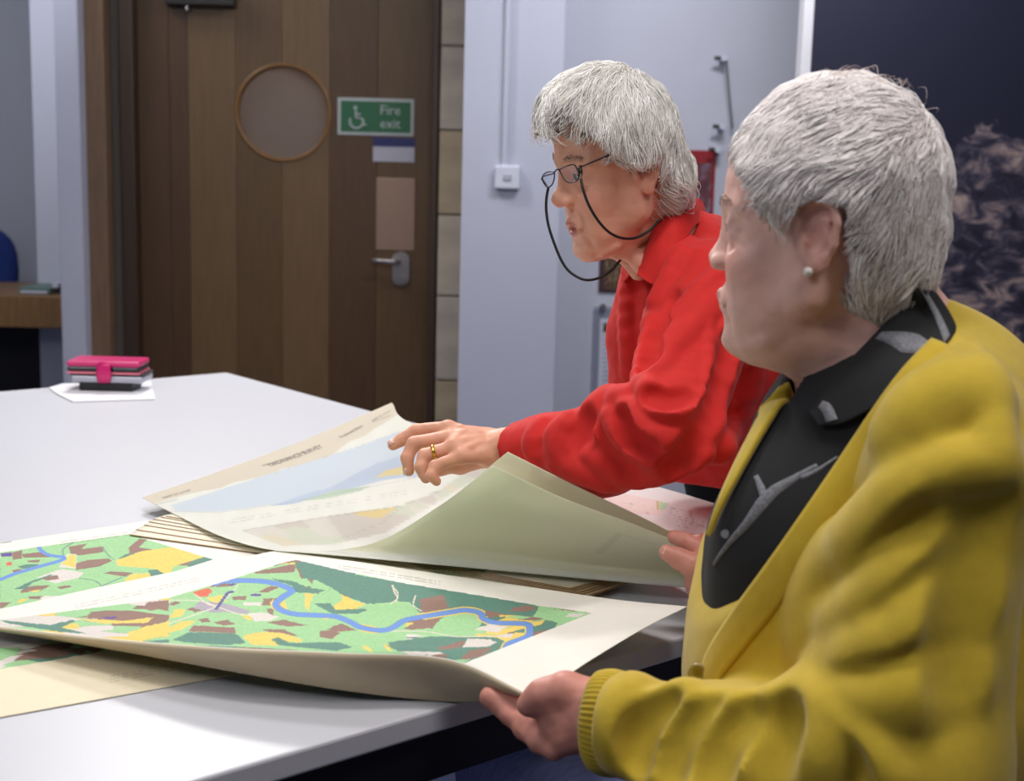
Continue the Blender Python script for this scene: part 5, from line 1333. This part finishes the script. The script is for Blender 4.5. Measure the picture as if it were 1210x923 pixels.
# the open front: everything ahead of the slanting edge is left off
e0, e1_ = P(1125, 392, 1.2), P(832, 790, 1.2)
dv = nrm(e1_-e0); nrm_cut = nrm(np.cross(la2*1.0+fw2*.04, dv))
if nrm_cut@A(-1, 0, .6) < 0: nrm_cut = -nrm_cut
CA.half(P(985, 582, 1.2), nrm_cut, .006)
CA.cap(F2(-.04, 0, -.05), P(1046, 440, 1.30), .066, .070, .008, 's')
CA.cap(P(1134, 508, 1.14), P(1132, 565, 1.12), .050, .058, .035)
CA.cap(P(1130, 540, 1.12), el, .056, .062, .03)
CA.chain([el, P(960, 905, 1.13), P(850, 886, 1.165), P(728, 856, 1.21)], [.060, .052, .044, .0335], .03)
CA.chain([rs, P(905, 620, 1.60), P(858, 688, 1.60)], [.052, .046, .034], .03)
folds(CA, [
 ([(1040, 605), (992, 638), (969, 690), (964, 750), (958, 815)], .022, .012, 's'),
 ([(1062, 618), (1010, 655), (988, 700), (984, 750)], .020, .007, 'u'),
 ([(1168, 566), (1098, 580), (1048, 628), (998, 688), (975, 740)], .022, .009, 'u'), ([(1120, 606), (1066, 650), (1016, 712)], .022, .006, 's'),
 ([(1110, 650), (1030, 722), (972, 768)], .018, .009, 'u'), ([(1145, 665), (1080, 730), (1000, 785)], .022, .007, 's'),
 ([(1140, 700), (1050, 770), (968, 817)], .020, .010, 'u'), ([(1150, 770), (1080, 805), (1000, 822)], .022, .007, 's'),
 ([(1128, 800), (1040, 836), (962, 832)], .017, .009, 'u'), ([(958, 836), (1008, 876), (1052, 918)], .016, .008, 'u'), ([(940, 850), (975, 885), (1000, 920)], .02, .007, 's'),
 ([(748, 820), (730, 850), (736, 890)], .011, .006, 'u'), ([(812, 830), (776, 866), (772, 908)], .012, .008, 'u'), ([(792, 830), (757, 862), (752, 900)], .018, .006, 's'),
 ([(868, 842), (826, 880), (812, 920)], .013, .009, 'u'), ([(842, 836), (802, 872), (792, 915)], .018, .006, 's'), ([(914, 842), (880, 880), (862, 920)], .013, .008, 'u'), ([(890, 842), (852, 882), (840, 920)], .018, .006, 's'),
 ([(945, 836), (985, 862), (968, 915)], .014, .008, 'u'), ([(930, 840), (915, 880), (905, 920)], .018, .006, 's'),
 ([(1186, 580), (1172, 650), (1150, 740), (1146, 850)], .035, .005, 's'),
 ([(1107, 561), (1140, 554), (1176, 552)], .004, .003, 'u'), ([(1176, 552), (1172, 480), (1150, 420)], .003, .002, 'u'),
 ([(1150, 470), (1110, 480), (1070, 520)], .02, .004, 'u'),
], .018)
CA.disp = lambda Q: .0013*n3(Q, 26, 3)+.0006*n3(Q, 60, 6)
CA.half(P(734, 857, 1.208), nrm(P(690, 850, 1.222)-P(730, 856, 1.208)), .004)
card = net(CA, .0036, 'cardigan', m_yel, w2)
# ribbed cuff
cdir = nrm(P(740, 857, 1.206)-P(700, 851, 1.219)); c0_ = P(700, 851, 1.219); a = nrm(np.cross(cdir, A(0, 0, 1))); b = np.cross(cdir, a); V = []; C_ = []; nr_ = 216; rows = 12
for i in range(rows):
    t = i/(rows-1)
    for j in range(nr_):
        p = 2*PI*j/nr_; rad = (.0325+.0075*math.sin(PI*min(1, t*1.15))**.5+.0011*math.cos(p*54)*(1 if 0 < i < rows-1 else .3)); 
        V.append(c0_+cdir*(t*.046-.002)+(a*math.cos(p)+b*math.sin(p)*1.18)*rad)
Fc = [(i*nr_+j, i*nr_+(j+1) % nr_, (i+1)*nr_+(j+1) % nr_, (i+1)*nr_+j) for i in range(rows-1) for j in range(nr_)]
me = mesh_from(V, Fc); o = link('cuff', me, m_yel, w2); o['label'] = 'ribbed mustard cuff'; s = o.modifiers.new('t', 'SOLIDIFY'); s.thickness = .003; s.offset = -1
# front band with button
def band(S, px, w, m, parent, name, lift=.003, th=.005):
    pts = []
    for x, y in smooth(px, 4):
        q = S.hit(x, y)
        if q is not None: pts.append(q)
    pts = np.array(pts)
    for _ in range(3): pts[1:-1] = (pts[:-2]+2*pts[1:-1]+pts[2:])/4
    n = len(pts); N = S.grad(pts); G = []
    for i in range(n):
        t = nrm(pts[min(i+1, n-1)]-pts[max(i-1, 0)]); s_ = nrm(np.cross(t, N[i])); wi = w if not hasattr(w, '__len__') else w[0]+(w[1]-w[0])*i/(n-1); G.append([pts[i]-s_*wi/2+N[i]*(lift-.002), pts[i]+N[i]*lift, pts[i]+s_*wi/2+N[i]*(lift-.002)])
    G = np.array(G); uu, vv = np.meshgrid(np.linspace(0, 1, n*2), np.linspace(0, 1, 9), indexing='ij'); V = patch(G, uu.ravel(), vv.ravel())
    o = link(name, mesh_from(V, grid_faces(n*2, 9)), m, parent); s = o.modifiers.new('t', 'SOLIDIFY'); s.thickness = th; s.offset = 0; return o
band(CT, [(1118, 412), (1080, 452), (1040, 508), (1000, 568), (960, 626), (922, 680), (888, 725), (862, 760), (846, 785), (838, 810), (832, 838)], .030, m_yel, w2, 'button_band')
bq = CA.hit(829, 797) if CA.hit(829, 797) is not None else P(829, 797, 1.2)
bn = nrm(_C-bq+A(-.5, 0, 0)); a = nrm(np.cross(bn, A(0, 0, 1))); b = np.cross(bn, a); V = []
bq = bq+bn*.007
for r_, h_ in ((0, 0), (.0, .0022), (.006, .002), (.0072, .0034), (.0092, .0034), (.0104, .0018), (.0104, 0)): V += [bq+(a*math.cos(2*PI*j/24)+b*math.sin(2*PI*j/24))*r_+bn*h_ for j in range(24)]
Fc = [(i*24+j, i*24+(j+1) % 24, (i+1)*24+(j+1) % 24, (i+1)*24+j) for i in range(6) for j in range(24)]
link('button', mesh_from(V, Fc), mat('button_horn', srgb(142, 122, 48), .35, coat=.3), w2)
# polo collar with grey pattern
def onskin(x, y, off, fall):
    ds = [(q-_C)@_F for q in (PO.hit(x, y), B2.hit(x, y)) if q is not None]
    d = min(ds) if ds else fall
    return P(x, y, min(d, fall+.06)-off)
G = [[P(1080, 322, 1.34), P(1092, 328, 1.345), P(1108, 352, 1.35)],
     [P(1082, 332, 1.30), P(1100, 346, 1.27), P(1128, 385, 1.26)],
     [P(1068, 358, 1.255), P(1090, 378, 1.22), P(1114, 412, 1.195)],
     [P(1040, 390, 1.222), P(1058, 412, 1.192), P(1076, 452, 1.175)],
     [P(1008, 424, 1.212), P(1022, 444, 1.187), P(1032, 482, 1.175)],
     [P(978, 458, 1.215), P(990, 470, 1.195), P(996, 500, 1.18)],
     [P(956, 486, 1.225), P(962, 494, 1.21), P(968, 503, 1.20)]]
offs = (.004, .012, .010)
G = [G[0]]+[[onskin(605+CAM_F*float((q-_C)@_R)/float((q-_C)@_F), 461.5-CAM_F*float((q-_C)@_U)/float((q-_C)@_F), offs[j]+.004*(i == 1), float((q-_C)@_F)) for j, q in enumerate(r)] for i, r in enumerate(G[1:])]
col_ = leaf(G, 60, 16, m_polo, w2, 'collar', .004)
GC = np.array(G)
def on_collar(p0, p1, w0, w1_, m, name):
    n = 24; V = []
    for i in range(n):
        t = i/(n-1); u = p0[0]+(p1[0]-p0[0])*t; v = p0[1]+(p1[1]-p0[1])*t; w = w0+(w1_-w0)*t
        for s_ in (-1, 0, 1):
            uu = np.array([np.clip(u+s_*w, 0, 1)]); vv = np.array([v]); q = patch(GC, uu, vv)[0]; n_ = nrm(_C-q); V.append(q+n_*.0032)
    o = link(name, mesh_from(V, grid_faces(n, 3)), m, col_); o.modifiers.new('t', 'SOLIDIFY').thickness = .0006
on_collar((.16, .05), (.26, .97), .03, .05, m_grey, 'pattern_stripe'); on_collar((.52, .06), (.44, .6), .02, .05, m_grey, 'pattern_stripe'); on_collar((.44, .6), (.36, .97), .05, .015, m_grey, 'pattern_stripe'); on_collar((.93, .1), (.9, .9), .02, .04, m_grey, 'pattern_stripe')
G = [[P(1020, 430, 1.40), P(1010, 440, 1.41), P(1000, 460, 1.41)], [P(965, 430, 1.36), P(958, 440, 1.365), P(955, 460, 1.37)], [P(948, 442, 1.325), P(940, 458, 1.33), P(936, 480, 1.335)], [P(946, 470, 1.285), P(934, 480, 1.29), P(928, 500, 1.30)]]
leaf(G, 30, 12, m_polo, w2, 'collar', .004)
# grey diamond lines knitted into the polo front
def onshirt(px, w, name):
    strip(PO, px, w, m_grey, polo, name, .0003, .0005)
onshirt([(966, 550), (940, 566), (918, 582), (903, 598), (882, 622), (860, 645), (843, 668)], [.004, .008, .015, .017, .010, .006, .003], 'pattern_stripe'); onshirt([(893, 562), (899, 575), (905, 590)], [.004, .007, .009], 'pattern_stripe'); onshirt([(990, 540), (966, 556), (946, 566)], [.002, .004, .005], 'pattern_stripe')
band(PO, [(930, 462), (914, 490), (897, 520), (882, 548), (868, 576), (856, 602), (846, 632)], (.034, .004), m_yel, w2, 'front_panel', .007, .005)
bq2 = PO.hit(857, 631)
if bq2 is not None: MB().tube([bq2, bq2-nrm(ray(857, 631))*.004], .004, 12).build('shirt_button', m_grey, polo)
# jeans on a chair
JE = Sculpt(); JE.ell((.46, 1.28, .56), (.17, .19, .12), AX2, .03)
JE.chain([(.40, 1.22, .56), (.03, 1.50, .585), (.06, 1.56, .10)], [.10, .078, .06], .03); JE.chain([(.46, 1.40, .56), (.14, 1.66, .58), (.16, 1.72, .10)], [.10, .078, .06], .03)
JE.disp = lambda Q: .002*n3(Q, 30, 2)
net(JE, .007, 'jeans', m_jean, w2)
for q in ((.06, 1.56), (.16, 1.72)):
    s_ = Sculpt(); s_.cap((q[0]+.01, q[1], .05), (q[0]-.10, q[1]+.08, .036), .045, .034, .01); s_.half((0, 0, .004), (0, 0, -1), .004); net(s_, .007, 'shoe', m_blk, w2)
# hair
def hair_cap2():
    S = Sculpt(); E = lambda c, r, k=.02, op='u': S.ell(F2(*c), np.array(r)*F2.s, F2.B, k, op)
    E((-.016, 0, .034), (.1, .082, .096), .02)
    E((-.055, 0, -.03), (.052, .058, .06), .03)
    for s_ in (-1, 1): E((.02, s_*.05, .015), (.05, .03, .05), .03); E((.022, s_*.066, .0), (.014, .008, .03), .012)
    E((.118, 0, -.022), (.070, .1, .096), .012, 's')
    for s_ in (-1, 1): E((.058, s_*.085, -.032), (.046, .042, .054), .01, 's'); E((-.010, s_*.088, -.012), (.024, .026, .036), .006, 's')
    E((-.0, 0, -.13), (.1, .1, .06), .015, 's')
    S.disp = lambda Q: .002*n3(F2.loc(Q)*np.array([1, 1, .6]), 120, 2); return S
HC2 = hair_cap2()
_hc2 = lambda: net(HC2, .0028, 'hair', m_hair, w2, drop=lambda V: stop2(F2.loc(V)) | ((F2.loc(V)[:, 0] > .0) & (F2.loc(V)[:, 2] < .008)), colf=lambda V: np.tile(lin((205, 195, 192)), (len(V), 1))*(1+.12*n3(F2.loc(V)*np.array([1, 1, .4]), 240, 2))[:, None])
def flow2(q, t):
    x, y, z = q.T; c = np.array([-.075, -.01, .09]); d = q-c; d /= np.linalg.norm(d, axis=1)[:, None]+1e-9
    o = d.copy(); side = np.clip((.07-z)/.05, 0, 1)
    o += side[:, None]*np.array([.25, 0, -.9]); top = (1-side)*(x > -.07); o += top[:, None]*np.array([.9, .25, 0])
    back = (x < -.06) & (z < .07); o[back] += np.array([.1, 0, -.8]); return o
def stop2(q):
    x, y, z = q.T; a = np.abs(y)
    return ((a > .05) & (x > -.04) & (x < .004) & (z < .020)) | ((x+.38*a > .052) & (x > .028) & (z < -.008+(x+.38*a-.057)*2.0)) | ((a > .04) & (x >= .004) & (x < .06) & (z < -.012+.0*x))
def mask2(q):
    x, y, z = q.T; ok = z > np.where(x > .04, .086-.03*np.clip((np.abs(y)-.03)/.03, 0, 1), np.where(x > .01, .02, np.where(x > -.035, .022, -.055)))
    return ok
_hc2()
grow_hair('hair_strands', w2, HC2, F2, scalp_roots(F2, 13000, mask2, 5), flow2, .040, .0035, m_hair, .00052, 8, 15, .45, ((224, 214, 212), (255, 249, 247)), stop=stop2)
r4 = scalp_roots(F2, 260, lambda q: (q[:, 2] > .09) & (q[:, 0] < .0), 19)
grow_hair('crown_hair', w2, HC2, F2, r4, lambda q, t: np.stack([-.3+0*q[:, 0], .4*q[:, 1], .5+0*q[:, 0]], 1), .022, .010, m_hair, .00035, 8, 18, .35, ((190, 160, 156), (232, 226, 220)))
r5 = scalp_roots(F2, 420, lambda q: (q[:, 0] > .004) & (q[:, 0] < .05) & (np.abs(q[:, 1]) > .045) & (q[:, 2] > .01) & (q[:, 2] < .05), 23)
grow_hair('side_hair', w2, HC2, F2, r5, lambda q, t: np.stack([.35+0*q[:, 0], 0*q[:, 1], -1+0*q[:, 0]], 1), .036, .003, m_hair, .0005, 8, 28, .3, ((222, 212, 210), (252, 246, 243)), stop=stop2)
lash(F2, w2); brow(F2, w2, (150, 132, 120), 50, 5)
# her chair
cb_ = empty('side_chair', (.48, 1.26, 0), 'blue upholstered chair under the person in the yellow cardigan', 'chair')
MB().box((.26, 1.04, .385), (.72, 1.50, .44), .02).build('seat', m_blue, cb_)
MB().box((.71, 1.06, .5), (.745, 1.48, .9), .015).build('backrest', m_blue, cb_)
for x, y in ((.29, 1.07), (.29, 1.47), (.72, 1.07), (.72, 1.47)): MB().tube([(x, y, 0), (x, y, .385 if x < .5 else .9)], .013, 10).build('leg', m_black, cb_)
